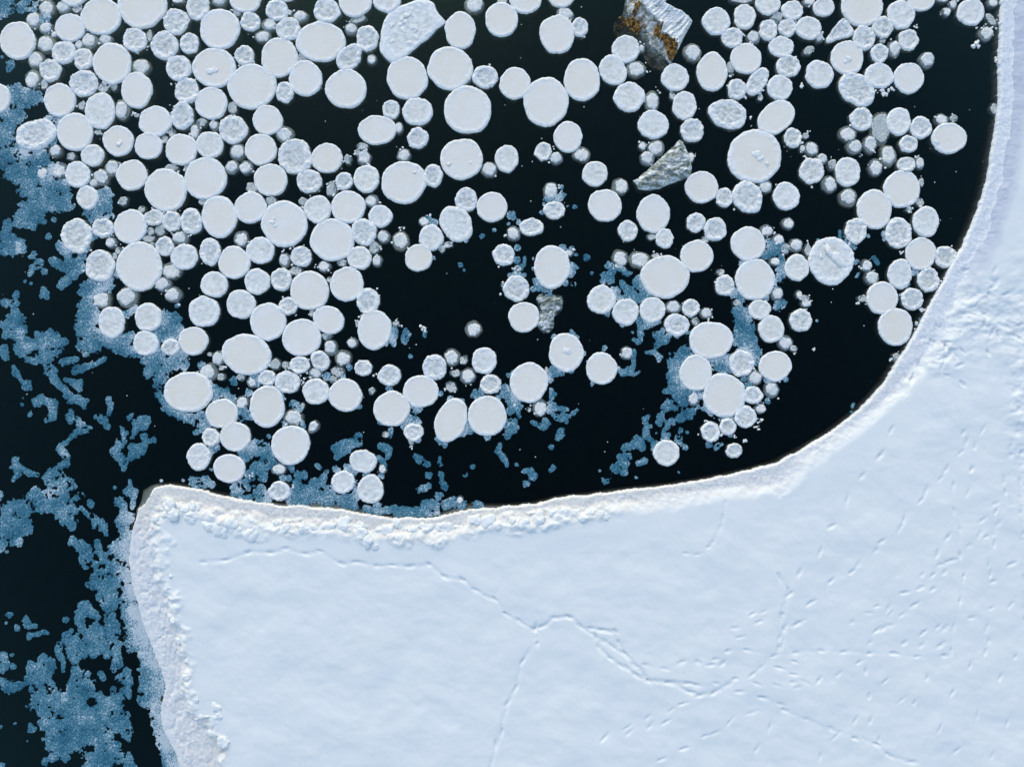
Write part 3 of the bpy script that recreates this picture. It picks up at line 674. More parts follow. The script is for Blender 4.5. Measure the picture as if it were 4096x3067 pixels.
PLATE = {'A': 'plate_smooth', 'M': 'plate_frosted', 'B': 'plate_grey', 'C': 'cap_wet', 'D': 'brash_grey'}
CAT = {}
def build_floe(name, x, y, w, h, ang, typ, seed, outline=None, plate=None):
    rows, ntop, nrim, ns, radii, rs = floe_arrays(w, h, ang, typ, seed, outline)
    V = rows.reshape(-1, 3); nr = len(rows)
    zr = PROF[typ][0]
    X, Y = px(x, y, zr)
    root = link(name, None, None, (X, Y, 0))
    if typ in 'CD':
        split = ntop + nrim - 1
        segs = [('cap', 0, ntop - 1, plate or PLATE[typ]), ('hull', ntop - 1, nr - 1, 'hull_ice')]
    else:
        ir = int(np.searchsorted(radii, rs - 0.02))
        segs = [('plate', 0, ir, plate or PLATE[typ]), ('rim', ir, ntop - 1 + nrim, 'rim_frost'), ('hull', ntop - 1 + nrim, nr - 1, 'hull_ice')]
    if typ not in 'CD':
        Ft = strips(0, ntop - 1, ns)
        cen = V[Ft].mean(1); tt = (radii[:-1] + radii[1:]).repeat(ns) / 2
        inner = tt + 0.17 * fbm(cen[:, 0] * 6 + seed, cen[:, 1] * 7, seed + 31, 3, 0.6) < rs - 0.02
        sets = [('plate', Ft[inner], segs[0][3]), ('rim', np.concatenate([Ft[~inner], strips(ntop - 1, segs[1][2], ns)]), 'rim_frost'), ('hull', strips(segs[2][1], segs[2][2], ns), 'hull_ice')]
    else:
        sets = [(nm, strips(a, b, ns), mt) for nm, a, b, mt in segs]
    for nm, F_, mt in sets:
        v_, f_, _ = compact(V, F_)
        link(nm, mesh_from(nm, v_, f_, M[mt]), root)
    return root

def words(f):
    d = (f['w'] + f['h']) / 2; asp = max(f['w'], f['h']) / min(f['w'], f['h'])
    size = 'huge' if d > 178 else 'large' if d > 138 else 'medium-sized' if d > 104 else 'small' if d > 72 else 'very small'
    shape = 'oval' if asp > 1.17 else 'round'
    look = {'A': 'smooth cream-topped', 'M': 'frosted white', 'B': 'grey-centred white-rimmed', 'C': 'half-sunk white', 'D': 'dark grey'}[f['t']]
    return size, shape, look

ONES = 'zero one two three four five six seven eight nine ten eleven twelve thirteen fourteen fifteen sixteen seventeen eighteen nineteen'.split()
TENS = 'zero ten twenty thirty forty fifty sixty seventy eighty ninety'.split()
def num(n):
    n = int(round(n))
    if n < 20: return ONES[n]
    if n >= 100: return 'a-hundred'
    return TENS[n // 10] + ('-' + ONES[n % 10] if n % 10 else '')
SPECIAL = {  # nearest floe to the spot gets this label
 (3018, 624): 'largest round ice pancake of all, with a small snow heap on top',
 (3325, 1044): 'huge round pancake with two white ice shards lying on its grey top',
 (1282, 167): 'broad oval cream pancake, widest one just left of the rough white slab',
 (2264, 1410): 'large cream pancake with one small white knob near its middle',
 (1137, 895): 'huge cream pancake with a white snow dab beside its middle',
 (1805, 1682): 'long egg-shaped pancake leaning against a huge round one near the shelf',
 (2487, 196): 'white frosted pancake touching the lower corner of the earth-stained block',
 (3584, 1307): 'large cream pancake nearly touching the shelf where the shore bends',
 (3782, 1027): 'grey-topped angular pancake wedged between a cream pancake and the shelf',
 (3798, 552): 'large oval cream pancake alone beside the shelf with two lumps behind it',
 (1117, 1965): 'small rough pancake lying in slush right against the stained shelf edge',
 (2935, 1802): 'small grey-centred pancake drifting alone closest to the curved shelf shore',
 (2667, 1811): 'frosted pancake surrounded by strings of blue slush near the shelf',
 (1893, 1316): 'small half-sunk ice ball alone in the wide open black water',
 (1508, 230): 'tilted oval pancake with rough grey centre above a large cream pancake',
}
inds = FLOES[:300]
spec = {}
for (sx, sy), lab in SPECIAL.items():
    i = min(range(len(inds)), key=lambda k: (inds[k]['x'] - sx) ** 2 + (inds[k]['y'] - sy) ** 2)
    spec[i] = lab
used = set()
for i, f in enumerate(inds):
    o = build_floe('ice_pancake', f['x'], f['y'], f['w'], f['h'], f['a'], f['t'], 1000 + i)
    if i in spec:
        lab = spec[i]
    else:
        size, shape, look = words(f)
        ax_, ay_ = min(max(f['x'], 0), 4095) / 40.96, min(max(f['y'], 0), 3066) / 30.67
        lab = f'{size} {shape} {look} pancake {num(ax_)} percent across and {num(ay_)} percent down the photo'
        assert lab not in used, lab
    used.add(lab)
    o['label'] = lab; o['category'] = 'ice floe'; o['group'] = 'pancake ice floating in the dark water'

# snow dabs and shards frozen onto some pancakes: parts of those pancakes
HEAPS = [((3018, 624), 'snow_heap', "3030 618 20,3036 632 16,3068 655 11"), ((3325, 1044), 'ice_shard', "3314 1002 26,3350 1030 32,3284 1026 12"),
 ((2264, 1410), 'snow_knob', "2272 1405 16,2260 1400 9"), ((1137, 895), 'snow_dab', "1093 890 14,1098 902 10,1095 875 9"), ((846, 268), 'snow_dab', "840 285 18,862 283 14"),
 ((473, 562), 'snow_dab', "474 578 12,484 570 10"), ((3390, 230), 'snow_dab', "3395 238 14,3380 246 10"), ((3798, 552), 'snow_dab', "3748 570 12"), ((1846, 636), 'snow_dab', "1795 657 10,1880 652 7"), ((1634, 729), 'snow_dab', "1658 690 8")]
hp = [lump_mesh('snow_heap', 1.0, 700 + i * 9, M['rim_frost'], 0.5, 9, 14, 0.45) for i in range(4)]
pans = [o for o in bpy.data.objects if o.name.startswith('ice_pancake')]
for (sx, sy), nm, t in HEAPS:
    X, Y = px(sx, sy, 0.06)
    root = min(pans, key=lambda o_: (o_.location.x - X) ** 2 + (o_.location.y - Y) ** 2)
    for i, e in enumerate(t.split(',')):
        x, y, r = (float(q) for q in e.split())
        X, Y = px(x, y, 0.06)
        o = link(nm, hp[i % 4], root, (X - root.location.x, Y - root.location.y, 0.062))
        sh_ = nm == 'ice_shard'
        o.scale = (r / S * (1.0 if sh_ else 0.8), r / S * (0.5 if sh_ else 0.65), min(0.07 if sh_ else 0.02, r / S * 0.2) * 2)
        o.rotation_euler = (0, 0, math.radians((-62, -48, -80)[i]) if sh_ else rng.uniform(0, 3.1))

# ------------------------------------------------------------------ odd-shaped ice pieces
def poly_outline(P):
    P = np.array(P, float)
    c = P.mean(0)
    Q = catmull(np.vstack([P, P[:1]]), 5)[:-1] - c
    Q = Q / S; Q[:, 1] *= -1
    th = np.arctan2(Q[:, 1], Q[:, 0]) % (2 * math.pi); r = np.hypot(Q[:, 0], Q[:, 1])
    o_ = np.argsort(th)
    return c, (th[o_], r[o_])
def tp(x0, y0, k, s):
    return [(x0 + float(a) / k, y0 + float(b) / k) for a, b in (t.split() for t in s.split(','))]
def odd(name, P, typ, seed, label, plate):
    c, ol = poly_outline(P)
    w = (ol[1].max() + ol[1].min()) * S
    o = build_floe(name, c[0], c[1], w, w, 0, typ, seed, ol, plate)
    o['label'] = label; o['category'] = 'ice slab'
    return o
odd('ice_slab', tp(1500, 0, 6.623, "350 360,560 210,900 70,1150 5,1400 10,1540 90,1620 260,1680 370,1850 560,1760 690,1600 800,1450 980,1250 1130,1000 1330,780 1520,500 1660,380 1640,200 1450,125 1300,150 1000,185 730,260 520"), 'M', 41,
    'big rough white wedge-shaped ice slab with lumpy snow on its top', 'plate_frosted')
odd('ice_slab', tp(3200, 0, 2.76, "480 195,520 230,600 345,560 400,420 440,320 475,290 430,350 350,430 240"), 'B', 43,
    'triangular ice piece with grey hollow middle and white rim', 'plate_grey')

slab = [o for o in bpy.data.objects if o.name == 'ice_slab'][0]
for i, e in enumerate("1625 62 9,1605 78 7,1622 88 10,1600 100 8,1612 118 9,1650 105 11,1665 118 8,1662 148 9,1570 100 7,1585 128 8,1568 165 9,1638 52 7,1640 172 8".split(',')):
    x, y, r = (float(q) for q in e.split())
    X, Y = px(x, y, 0.06)
    o = link('snow_clump', hp[i % 4], slab, (X - slab.location.x, Y - slab.location.y, 0.058))
    o.scale = (r / S * 1.3, r / S * 1.0, 0.035); o.rotation_euler = (0, 0, i * 1.3)

# grid-built lumps: heightfield over an outline
def block(name, P, step, hfun, parts, label, low=-0.5):
    """parts: list of (part name, material, function(x, y) -> bool) tried in order; P in photograph pixels"""
    P = np.array(P, float)
    Pc = catmull(np.vstack([P, P[:1]]), 3)[:-1]
    x0, y0 = Pc.min(0) - step * 2; x1, y1 = Pc.max(0) + step * 2
    X, Y = np.meshgrid(np.arange(x0, x1, step), np.arange(y0, y1, step))
    loop = np.vstack([Pc, Pc[:1]])
    d, _ = dist_line(X, Y, loop); ins_ = inside_poly(X, Y, Pc); d = np.where(ins_, d, -d).astype(float)
    d += 2.0 * fbm(X / 12, Y / 12, 91, 3)
    gy_, gx_ = np.gradient(d, step, step); g_ = np.maximum(np.hypot(gx_, gy_), 0.3)
    inn_ = d > 0
    z = hfun(X, Y, d)
    XX = np.where(inn_, X, X - gx_ / g_ * d * 0.95); YY = np.where(inn_, Y, Y - gy_ / g_ * d * 0.95)
    z = np.where(inn_, z, low)
    k_ = (HC - 0.1) / HC / S
    c = P.mean(0); Xc, Yc = (c[0] - CX) * k_, -(c[1] - CY) * k_
    V = np.stack([(XX - CX) * k_ - Xc, -(YY - CY) * k_ - Yc, z], -1).reshape(-1, 3)
    n_y, n_x = X.shape; id_ = np.arange(n_y * n_x).reshape(n_y, n_x)
    ce = inn_[:-1, :-1] | inn_[1:, :-1] | inn_[:-1, 1:] | inn_[1:, 1:]
    F = np.stack([id_[:-1, :-1], id_[1:, :-1], id_[1:, 1:], id_[:-1, 1:]], -1)[ce]
    cx_, cy_ = X[:-1, :-1][ce], Y[:-1, :-1][ce]
    left = np.ones(len(F), bool)
    root = link(name, None, None, (Xc, Yc, 0))
    for nm, mt, fn in parts:
        s_ = left & fn(cx_, cy_)
        left &= ~s_
        if s_.any():
            v_, f_, _ = compact(V, F[s_])
            link(nm, mesh_from(nm, v_, f_, M[mt]), root)
    root['label'] = label; root['category'] = 'ice block'
    return root

T5 = (2430, 0, 5.52)
stripe = np.array(tp(*T5, "760 -90,1300 -80,1290 60,1480 170,1650 250,1800 380,1880 470,1770 690,1660 890,1570 1120,1490 1000,1400 890,1290 800,1180 740,1190 600,1030 420,850 250,740 100"))
soil1 = np.array(tp(*T5, "190 330,300 300,420 390,540 380,690 480,740 610,800 550,700 760,620 750,560 640,470 660,420 560,300 610,200 540"))
soil2 = np.array(tp(*T5, "1200 560,1200 620,1140 700,1180 790,1320 820,1420 910,1490 990,1560 1110,1480 1270,1400 1350,1310 1230,1280 1050,1190 930,1090 840,980 740,1040 640"))
soil3 = np.array(tp(*T5, "600 90,710 50,700 160,650 310,560 300"))
def wob(x, y): return x + 4 * vn(x / 9, y / 9, 5), y + 4 * vn(x / 9, y / 9, 6)
def in_soil(x, y):
    a, b = wob(x, y)
    return inside_poly(a, b, soil1) | inside_poly(a, b, soil2) | inside_poly(a, b, soil3)
def in_stripe(x, y): return inside_poly(x, y, stripe)
def h_block(X, Y, d):
    st = inside_poly(X, Y, stripe); so = in_soil(X, Y)
    ds, _ = dist_line(X, Y, np.vstack([stripe, stripe[:1]]))
    away = np.where(st, 0, ds)
    across = ((X - 2560) * 0.74 - (Y - 60) * 0.67)
    u = (X * 0.69 - Y * 0.72); v = (X * 0.72 + Y * 0.69)
    z = np.where(st, 0.20 + 0.10 * np.exp(-(ds / 30) ** 2) + 0.05 * vn(v / 7, u / 60, 15) + 0.02 * vn(v / 3, u / 30, 16), 0.20 - 0.0034 * away)
    z = z + np.where(so, 0.10 + 0.05 * vn(X / 6, Y / 6, 17), 0) + np.where(~st, 0.06 * fbm(X / 14, Y / 14, 19, 4), 0)
    low_e = sst(0, 14, d)
    z = z * (0.35 + 0.65 * low_e) - (1 - sst(0, 40, d)) * np.where(Y - X * 0.9 > -2160, 0.16, 0.0)
    return z
blk = block('earth_stained_ice_block', tp(*T5, "420 -90,400 0,350 280,200 370,165 600,280 740,480 840,700 1010,830 1170,950 1360,1100 1440,1280 1510,1370 1450,1440 1330,1560 1110,1670 870,1770 680,1870 470,1800 370,1650 245,1480 165,1290 55,1305 0,1290 -90"), 1.6, h_block,
    [('earth_band', 'earth', in_soil), ('columnar_face', 'columnar', in_stripe), ('murky_foot', 'murky', lambda x, y: np.ones(x.shape, bool))],
    'tilted ice block with striped clear face and orange-brown earth band')
def h_rub(X, Y, d):
    return 0.03 + 0.16 * sst(0, 26, d) + 0.10 * fbm(X / 22, Y / 22, 23, 5, 0.6) * sst(0, 14, d)
block('rubble_ice_chunk', tp(2400, 600, 2.76, "360 330,420 310,460 270,600 150,720 40,830 -60,880 -120,930 -80,965 0,1005 100,1008 270,870 340,740 390,620 430,440 432,415 390"), 1.6, h_rub,
    [('crust', 'rubble', lambda x, y: np.ones(x.shape, bool))], 'jagged grey-green ice chunk with brown specks between small pancakes')
block('crumbled_ice_chunk', tp(1600, 1200, 2.76, "1500 -10,1545 -70,1640 -60,1790 -50,1800 60,1770 140,1700 190,1700 290,1640 365,1560 345,1515 260,1545 130"), 1.6,
    lambda X, Y, d: -0.02 + 0.10 * sst(0, 18, d) + 0.12 * fbm(X / 18, Y / 18, 29, 5, 0.6),
    [('crust', 'rubble', lambda x, y: np.ones(x.shape, bool))], 'crumbled half-sunk ice chunk pressed against a round cream pancake')

# ------------------------------------------------------------------ slush: lacy blue film on the water
SL = [
(0,0,2.76,"60 60 110,0 120 80;300 40 110,230 80 60;380 30 60;200 980 60,150 1100 150,300 1080 110,400 1080 80;130 1250 150,60 1400 120,30 1550 110,150 1600 100,330 1640 80;600 1300 80,540 1560 90;120 720 45,100 780 35;25 630 15;510 200 60"),
(0,600,2.76,"100 100 150,300 120 140,450 80 110;150 250 110,330 280 120,500 380 130,350 430 140,650 450 130,480 560 130,700 560 110;350 640 120,300 740 110,420 740 90;760 620 60;600 230 80;250 760 90,360 830 50;80 830 60,60 890 50;160 820 35,220 840 30;60 960 70,180 1050 80,60 1080 90,230 1100 60;1130 520 110,1100 640 120,1000 700 80,1180 700 70,1180 450 50;1030 950 50;650 1050 50,740 1120 80,850 1180 90,900 1130 60,960 1090 40;600 1230 55,690 1280 55,770 1300 55,830 1400 50;760 1240 60,900 1270 50,900 1340 40;940 1500 60,1080 1500 80,1200 1480 80;1000 1600 70,890 1560 35;440 1240 45,370 1290 40,330 1380 22;490 1350 38;365 1165 45;740 1440 50,680 1500 50;490 1550 40,500 1610 50;180 1600 42;540 960 35;595 770 25;280 1455 20;340 1475 20;1300 1380 40"),
(0,1200,2.76,"60 40 50,170 40 40;160 150 60,200 220 90,80 290 80;220 330 90,60 390 45;230 440 80,230 530 80,330 510 60,440 470 75,560 420 80,620 460 80,740 460 25;410 380 30,440 470 75,560 560 90,620 580 50;560 560 90,480 630 80,400 670 50,320 660 40;520 700 45,550 770 65,590 860 45,650 930 35,730 1010 35,790 1090 50,870 1090 50,930 1130 45,930 1190 25;40 560 70,60 620 50;150 740 22,190 830 40,230 890 25;300 945 50;400 1120 55,430 1110 60,500 1120 40,600 1140 45,590 1210 45,590 1290 50,520 1330 25;335 1260 35;245 1150 20;255 1085 15;770 1270 55,775 1340 25;860 1300 25,880 1360 35,930 1410 55,1000 1410 22;930 1410 45,830 1470 35,760 1540 28,680 1600 28,650 1650 25;720 880 20,810 910 35,870 930 65,880 990 30;900 490 60,950 500 95,1060 510 60;950 590 40;700 690 40,780 660 40,850 650 25;840 780 45,960 730 40,1060 700 25,1150 650 28;1205 1110 35,1220 1180 35,1205 1260 20;1080 1290 35,1150 1330 45,1185 1400 35;1345 1420 35,1340 1500 55,1320 1600 50,1290 1650 50;1390 1470 30;1420 1310 30,1460 1265 18;1510 1350 55,1590 1310 40,1640 1310 30,1600 1400 30,1500 1420 45,1465 1510 25;1590 1510 45,1620 1560 35,1680 1545 35;1460 1620 40,1600 1620 40;960 100 110,940 220 90,930 330 80,1050 380 70,1200 440 90,1330 480 90,1430 400 60;1000 200 90;1300 540 60,1430 560 60,1540 560 60;1400 160 50,1500 90 30;1850 220 120,1950 200 60;1850 340 130,1960 350 80;1700 420 60,1700 600 90,1620 670 50;1700 600 90,1800 680 120,1980 650 100,2030 620 50,2000 740 60;1640 790 60,1720 720 50;1800 800 70,1760 880 70,1780 980 70,1800 1080 70,1850 1180 60,1950 1250 60,2050 1300 60,2150 1330 60,2190 1360 50;2170 1460 40;1960 60 30"),
(800,1200,2.76,"20 720 40;60 920 50,150 1000 60,270 1030 60,350 1080 60;170 1090 50;480 1250 90,450 1330 70;540 1020 40;570 1290 40;880 1020 40,930 1090 18;1050 1160 50,1110 1210 30;1120 1380 50;940 1370 40;30 1280 60,30 1380 40,20 1440 40;90 1400 30;370 890 45;600 870 60,640 930 40;1400 840 50;1640 740 35;1570 850 40;1750 1180 30;1990 1350 30;2150 330 40,2120 420 45,2140 490 25;2050 480 30;1730 1520 30,1740 1570 40,1640 1600 40,1520 1640 60;2090 980 35;2110 1440 35,2100 1500 20;2030 1620 50,2090 1650 40;600 1580 50,730 1620 50;560 1640 50;760 1500 22;180 1630 40;1950 1140 20"),
(800,1700,2.76,"90 330 50,140 270 60;600 200 50,700 260 80,560 290 60,500 340 60;700 260 80,760 320 80,720 430 70,600 500 80,530 590 50;690 520 50,690 590 50;800 400 40;470 300 40;60 620 70,130 650 40;120 490 20;430 690 90,400 750 60;500 680 50;560 800 35,460 800 30;660 720 80,620 770 40;740 830 45,590 820 30;1000 440 40,1020 500 25;980 590 30,900 580 30;1090 560 50,1160 570 30,1160 520 25;1070 680 60,1040 780 90,1150 760 90,1250 700 60,1250 640 50,1350 640 40,1370 560 40,1400 510 22;1150 760 90,1330 800 80,1480 820 70,1600 830 80,1690 880 60;1430 720 60;1700 800 60;1010 850 40,1200 850 40;1500 490 40,1540 530 30;1640 480 50,1700 520 40;1720 640 30,1730 740 40;1840 550 40;1840 920 45,1880 940 30,2000 950 40;1960 890 40;2000 950 40,2080 940 40,2150 920 40,2180 960 50;1480 250 35,1540 280 55,1570 230 50,1640 200 35,1730 180 40,1750 120 35;1510 350 35,1600 300 25;1645 290 18;1290 440 28,1320 470 22;2000 230 35,2070 260 45,2090 300 30,2070 360 22;1970 360 25,2020 400 30,2040 450 30;2000 560 30"),
(1600,1200,2.76,"60 340 35,40 400 30,50 460 30;110 380 20,70 440 25;280 350 25,270 390 22;110 620 25;130 1200 70,210 1190 40;130 1200 70,130 1290 60,50 1360 60;180 1350 45;200 1540 30;450 1030 28;430 1530 40,500 1600 40;390 1400 20;690 1450 50,740 1380 70,780 1420 50;660 1480 30;560 1100 40;690 1110 25;830 1030 50,870 1060 50,900 1020 50;1080 1070 30;1160 960 40,1140 1030 40,1220 1060 60,1260 1170 70,1230 1220 50;1300 1250 25,1320 1290 15;1200 830 25;1250 800 25;1660 880 40,1670 770 30,1690 740 30,1740 790 50,1790 810 30;1900 790 25;2030 590 25;1700 400 30;1900 360 30,1960 410 15;1670 990 25,1680 1050 35,1710 1040 20;1680 1050 30,1670 1130 35,1690 1150 30;1660 1210 50,1750 1210 40,1850 1210 20;1740 1270 60,1800 1310 55,1850 1290 35,1830 1350 20;1910 1250 25,1955 1210 18;1470 1350 25,1540 1380 30,1600 1400 35,1600 1330 35,1640 1360 20;1240 1350 50,1220 1430 60,1290 1410 30;1220 1430 50,1180 1510 30;1780 1470 55,1740 1530 25;1100 1600 25;1670 1620 25;960 1510 40;2070 680 20;2120 930 25"),
(2400,1200,2.76,"80 160 40;250 265 30;440 240 40,530 270 40,640 240 30;440 250 30,440 330 30,450 390 30,440 460 35,380 440 25;360 360 14;630 390 40,720 430 45,650 470 45,630 510 30;690 340 30;760 390 30;850 400 25;960 370 25;510 580 20,590 580 30,650 620 35,650 670 20;50 530 30;370 580 40,370 650 25,375 720 25,330 780 40,250 810 35,210 760 30;370 830 15,430 790 15;770 590 15;1530 110 70,1560 200 90,1600 280 100,1640 400 80,1550 460 90,1680 550 80;1540 340 70;1700 450 60;1560 560 60;1750 570 40;1600 620 80,1720 650 60;1330 720 90,1300 660 80,1380 780 60,1400 660 60;1960 60 60,2020 40 40;1930 80 30;960 540 50,950 580 70,870 640 70,830 720 80,800 800 60,810 900 60,880 880 50,900 980 60,870 1060 60,920 1120 60;800 970 60,730 1000 40;1000 1040 60,1100 1040 50;1000 370 30;760 1120 40,720 1200 50;830 1190 35;900 1210 14;980 1250 60,900 1300 50,860 1300 30;980 1250 60,1030 1210 30,1080 1180 25;670 1290 50,650 1360 35;790 1330 30,810 1370 18;500 1310 35,530 1280 20;510 1340 12,510 1430 35,500 1480 35,560 1540 30;560 1400 20;620 1470 15;410 1540 40,360 1580 30,280 1630 40;360 1580 30,430 1610 30,480 1640 25;740 1340 15,750 1400 25,700 1440 20;720 1510 50,760 1480 20;600 1590 40;590 1640 30;890 1430 20,870 1530 40,890 1590 25;960 1460 18;940 1610 25;1160 1190 40,1230 1250 30;1340 1300 30,1440 1290 40;1850 1110 30;2050 880 25;1200 1600 30;1330 1580 30,1290 1630 30;1440 1490 25;1590 870 30;1850 880 40;1640 930 40"),
(2400,600,2.76,"110 1290 50,140 1340 30,60 1390 50,30 1450 30;120 1440 40;240 1320 35,310 1370 30,350 1360 15;400 1450 45,440 1400 30;400 1450 45,470 1520 60,520 1600 70,420 1640 50,330 1580 50,250 1470 35;170 1540 45,200 1620 50;350 1620 50;1570 1260 35;1860 1010 35,1930 1100 70,1990 1080 60;1830 1170 50;2000 1170 30,2000 1280 50,2000 1380 60,1960 1440 30,1950 1520 40;1490 1580 50,1560 1640 40;1830 1630 40"),
(1600,600,2.76,"1790 500 40,1750 540 40,1620 540 35;1780 410 22;1590 600 18;1930 630 28;1850 620 18;1230 730 45;1200 815 20;1310 795 25;910 950 28;1040 890 20;1300 1080 35;670 1275 25;705 1325 14;1560 690 18;1290 1220 35;1380 1190 15,1370 1270 18,1340 1290 30,1300 1360 50;1370 1380 25;1210 1380 25;1150 1500 30;1800 1080 45;1890 1090 30;1940 1160 20;1910 1270 40,1900 1340 35,1880 1380 25;1950 1300 18;1830 1470 35;1910 1480 25;1500 1440 40,1540 1520 50,1600 1540 45,1680 1530 30;1470 1540 45;1470 1205 18;1470 1310 20;2055 1190 40;2120 1360 18;1670 1610 40,1600 1640 25;380 800 35,310 750 35;370 1190 20;730 1000 25"),
(0,1800,2.76,"170 110 38,180 180 45,120 190 22;180 180 45,200 270 35,150 330 20;250 210 30,320 250 30,400 270 30;680 0 40,740 70 35,720 150 45,650 190 35,580 280 80,520 310 50;660 280 60,660 360 80,780 390 60,830 400 25;660 360 80,580 430 80,600 560 110,680 640 90,740 760 80,790 820 60;400 450 50,350 490 50,300 560 60;440 540 90,600 560 110;300 600 80,400 620 75,480 630 60,570 645 60;170 600 60,250 610 60;790 650 70;700 500 60;500 600 70;200 650 90,80 680 80;330 640 50,300 700 50;100 780 110,250 790 90;60 880 90,180 900 80,320 880 50;170 1000 70;30 1030 50,10 1100 40;120 590 20,90 570 18;800 570 30,860 510 25,880 470 18,920 500 14;10 480 40,0 540 20;75 1120 22;0 1270 15;1005 590 38;900 640 25,960 700 22,1040 750 40,1040 830 35;1060 770 35,1120 790 40,1140 860 45,1180 930 25;1270 415 25;1435 330 18,1440 390 25,1400 460 45,1480 450 40,1470 540 35,1460 640 22;1320 570 55,1370 590 40,1360 680 40,1350 780 70,1440 740 50;1350 780 70,1370 860 60,1400 930 60;1240 20 30,1300 60 45,1370 130 50,1360 210 22;1380 130 30,1430 90 30,1470 30 45,1570 10 40;1530 70 20;810 1010 50,900 1030 50,940 1110 80,960 1220 60,950 1280 35;870 1080 50;960 1220 50,1060 1260 35;1100 1110 45,1080 1010 30;1100 1110 40,1120 1180 25,1130 1220 30;1200 1200 70,1250 1120 80,1290 1020 50;1210 1060 40;1250 1300 70,1160 1380 60,1080 1440 110,1000 1460 50;1080 1440 110,1180 1500 110,1280 1450 60;1130 1600 70,1230 1620 80;1400 1000 80,1360 1150 70,1380 1300 60,1400 1450 60,1420 1570 60,1370 1620 40;1280 1300 60,1290 1200 60;2140 340 60,2170 380 50;2020 330 18;1780 335 18"),
(0,2400,2.4578,"1080 40 70;830 80 70,900 130 50,960 160 40;790 150 60,780 220 40,820 300 40;1110 150 40,1050 180 40,1100 230 70,1140 290 50;940 260 60,900 360 90,1060 340 90,960 450 90,860 470 70,750 500 90,720 400 80;650 360 40,700 300 30;740 580 50;580 440 35,570 510 35,620 590 25,625 690 20;930 530 40;1170 420 35,1140 500 40,1160 600 55,1120 680 30;1060 530 40;650 190 35;1260 60 70,1270 170 70,1330 200 60,1280 290 60,1380 330 60,1300 410 70,1400 440 60;1280 490 30;1430 560 60,1430 660 70,1480 740 80,1430 850 70,1500 900 70,1440 990 70,1530 1000 50,1540 1090 30,1560 1200 40,1570 1290 30,1610 1390 40,1640 1480 60,1650 1590 70;95 145 32;60 225 18;170 270 35;250 190 40,270 250 35,350 255 25;290 350 35,360 330 30,430 310 25,470 320 18;40 620 60,30 540 40;10 680 40;130 650 30;120 540 20;0 780 35,80 860 60,180 840 45,240 820 30;300 620 35,310 700 40,380 640 40;380 630 25,420 580 50,510 600 35;470 680 70,450 760 60,290 780 50;400 800 70,470 860 80;310 870 30,330 930 25;760 690 60,740 770 60,730 860 80,860 860 80,800 920 80,690 930 60,560 960 90,420 970 100,380 1010 90,500 1080 140,680 1080 140;780 1020 60;480 1200 110,650 1220 140,820 1180 130,960 1150 120,1100 1050 110,1010 1000 60;980 940 40;1150 970 70,1110 940 25,1110 860 25;1160 760 35,1250 700 35,1260 790 40,1240 880 45,1270 940 25;1210 800 20;1150 1160 100,1050 1270 110,900 1310 120,700 1330 140,540 1340 110,520 1440 70,640 1460 90,650 1540 50;1250 1110 35;1250 1200 35;1240 1290 70,1270 1370 20;450 1580 40,540 1540 40;760 1430 60;980 1380 80,1050 1400 50,1160 1430 40;1020 1500 110,1150 1500 70;900 1530 70,1000 1600 110;1170 1560 50;860 1620 50;1270 1500 20,1270 1570 40,1270 1620 60;860 725 28;990 720 25,1010 770 25;320 1260 40,295 1215 15;150 1210 15;10 1240 18;20 1620 25;270 1380 12"),
(1600,1750,1.38,"550 45 15,540 75 15,575 110 20,590 150 14;85 100 12,115 120 20;150 150 20;160 205 20;220 110 12,220 145 14;225 200 15,230 240 14,245 270 20;215 320 22;155 270 22,110 285 20;145 370 30,190 385 30;260 370 30,300 350 25;340 370 25;425 370 20,450 370 12;360 205 12;400 160 12;645 148 10;720 185 20,735 210 25;690 185 15;700 255 18;835 55 12;850 165 14,830 180 10;875 10 10;30 410 35,100 410 30,200 410 20;1240 60 20,1310 20 30,1340 55 20;1220 110 25,1260 105 20;1190 170 25,1230 150 35,1235 190 18;1350 130 18,1320 140 15;1135 240 22;1105 180 8;1305 220 10;1575 55 15;1540 190 8"),
(3200,600,2.76,"440 900 18,440 950 22;470 990 35,560 1040 35;750 950 22;600 1080 22;820 1200 30,860 1250 22;620 1240 30;620 1400 14,650 1360 10;920 920 20,930 980 20;1270 1350 35;670 60 20;1200 1480 14,1170 1510 14;200 1000 18;1110 1600 12"),
(0,0,1.0,"520 2400 32,548 2494 36,572 2555 38,600 2632 40,628 2693 36,645 2758 30,626 2827 28,630 2880 24,642 2929 24,678 3010 36,695 3067 42"),
(3200,1200,2.76,"410 185 12,440 205 14;185 230 14;580 1180 18,590 1150 18;570 1230 10;790 895 8;1285 265 16;1325 215 12"),
]
step = 2.5
sax = np.arange(-90, 3760, step); say = np.arange(-60, 3160, step)
sh = (len(say), len(sax))
FLD = np.full(sh, -50.0, np.float32); RW = np.full(sh, 10.0, np.float32)
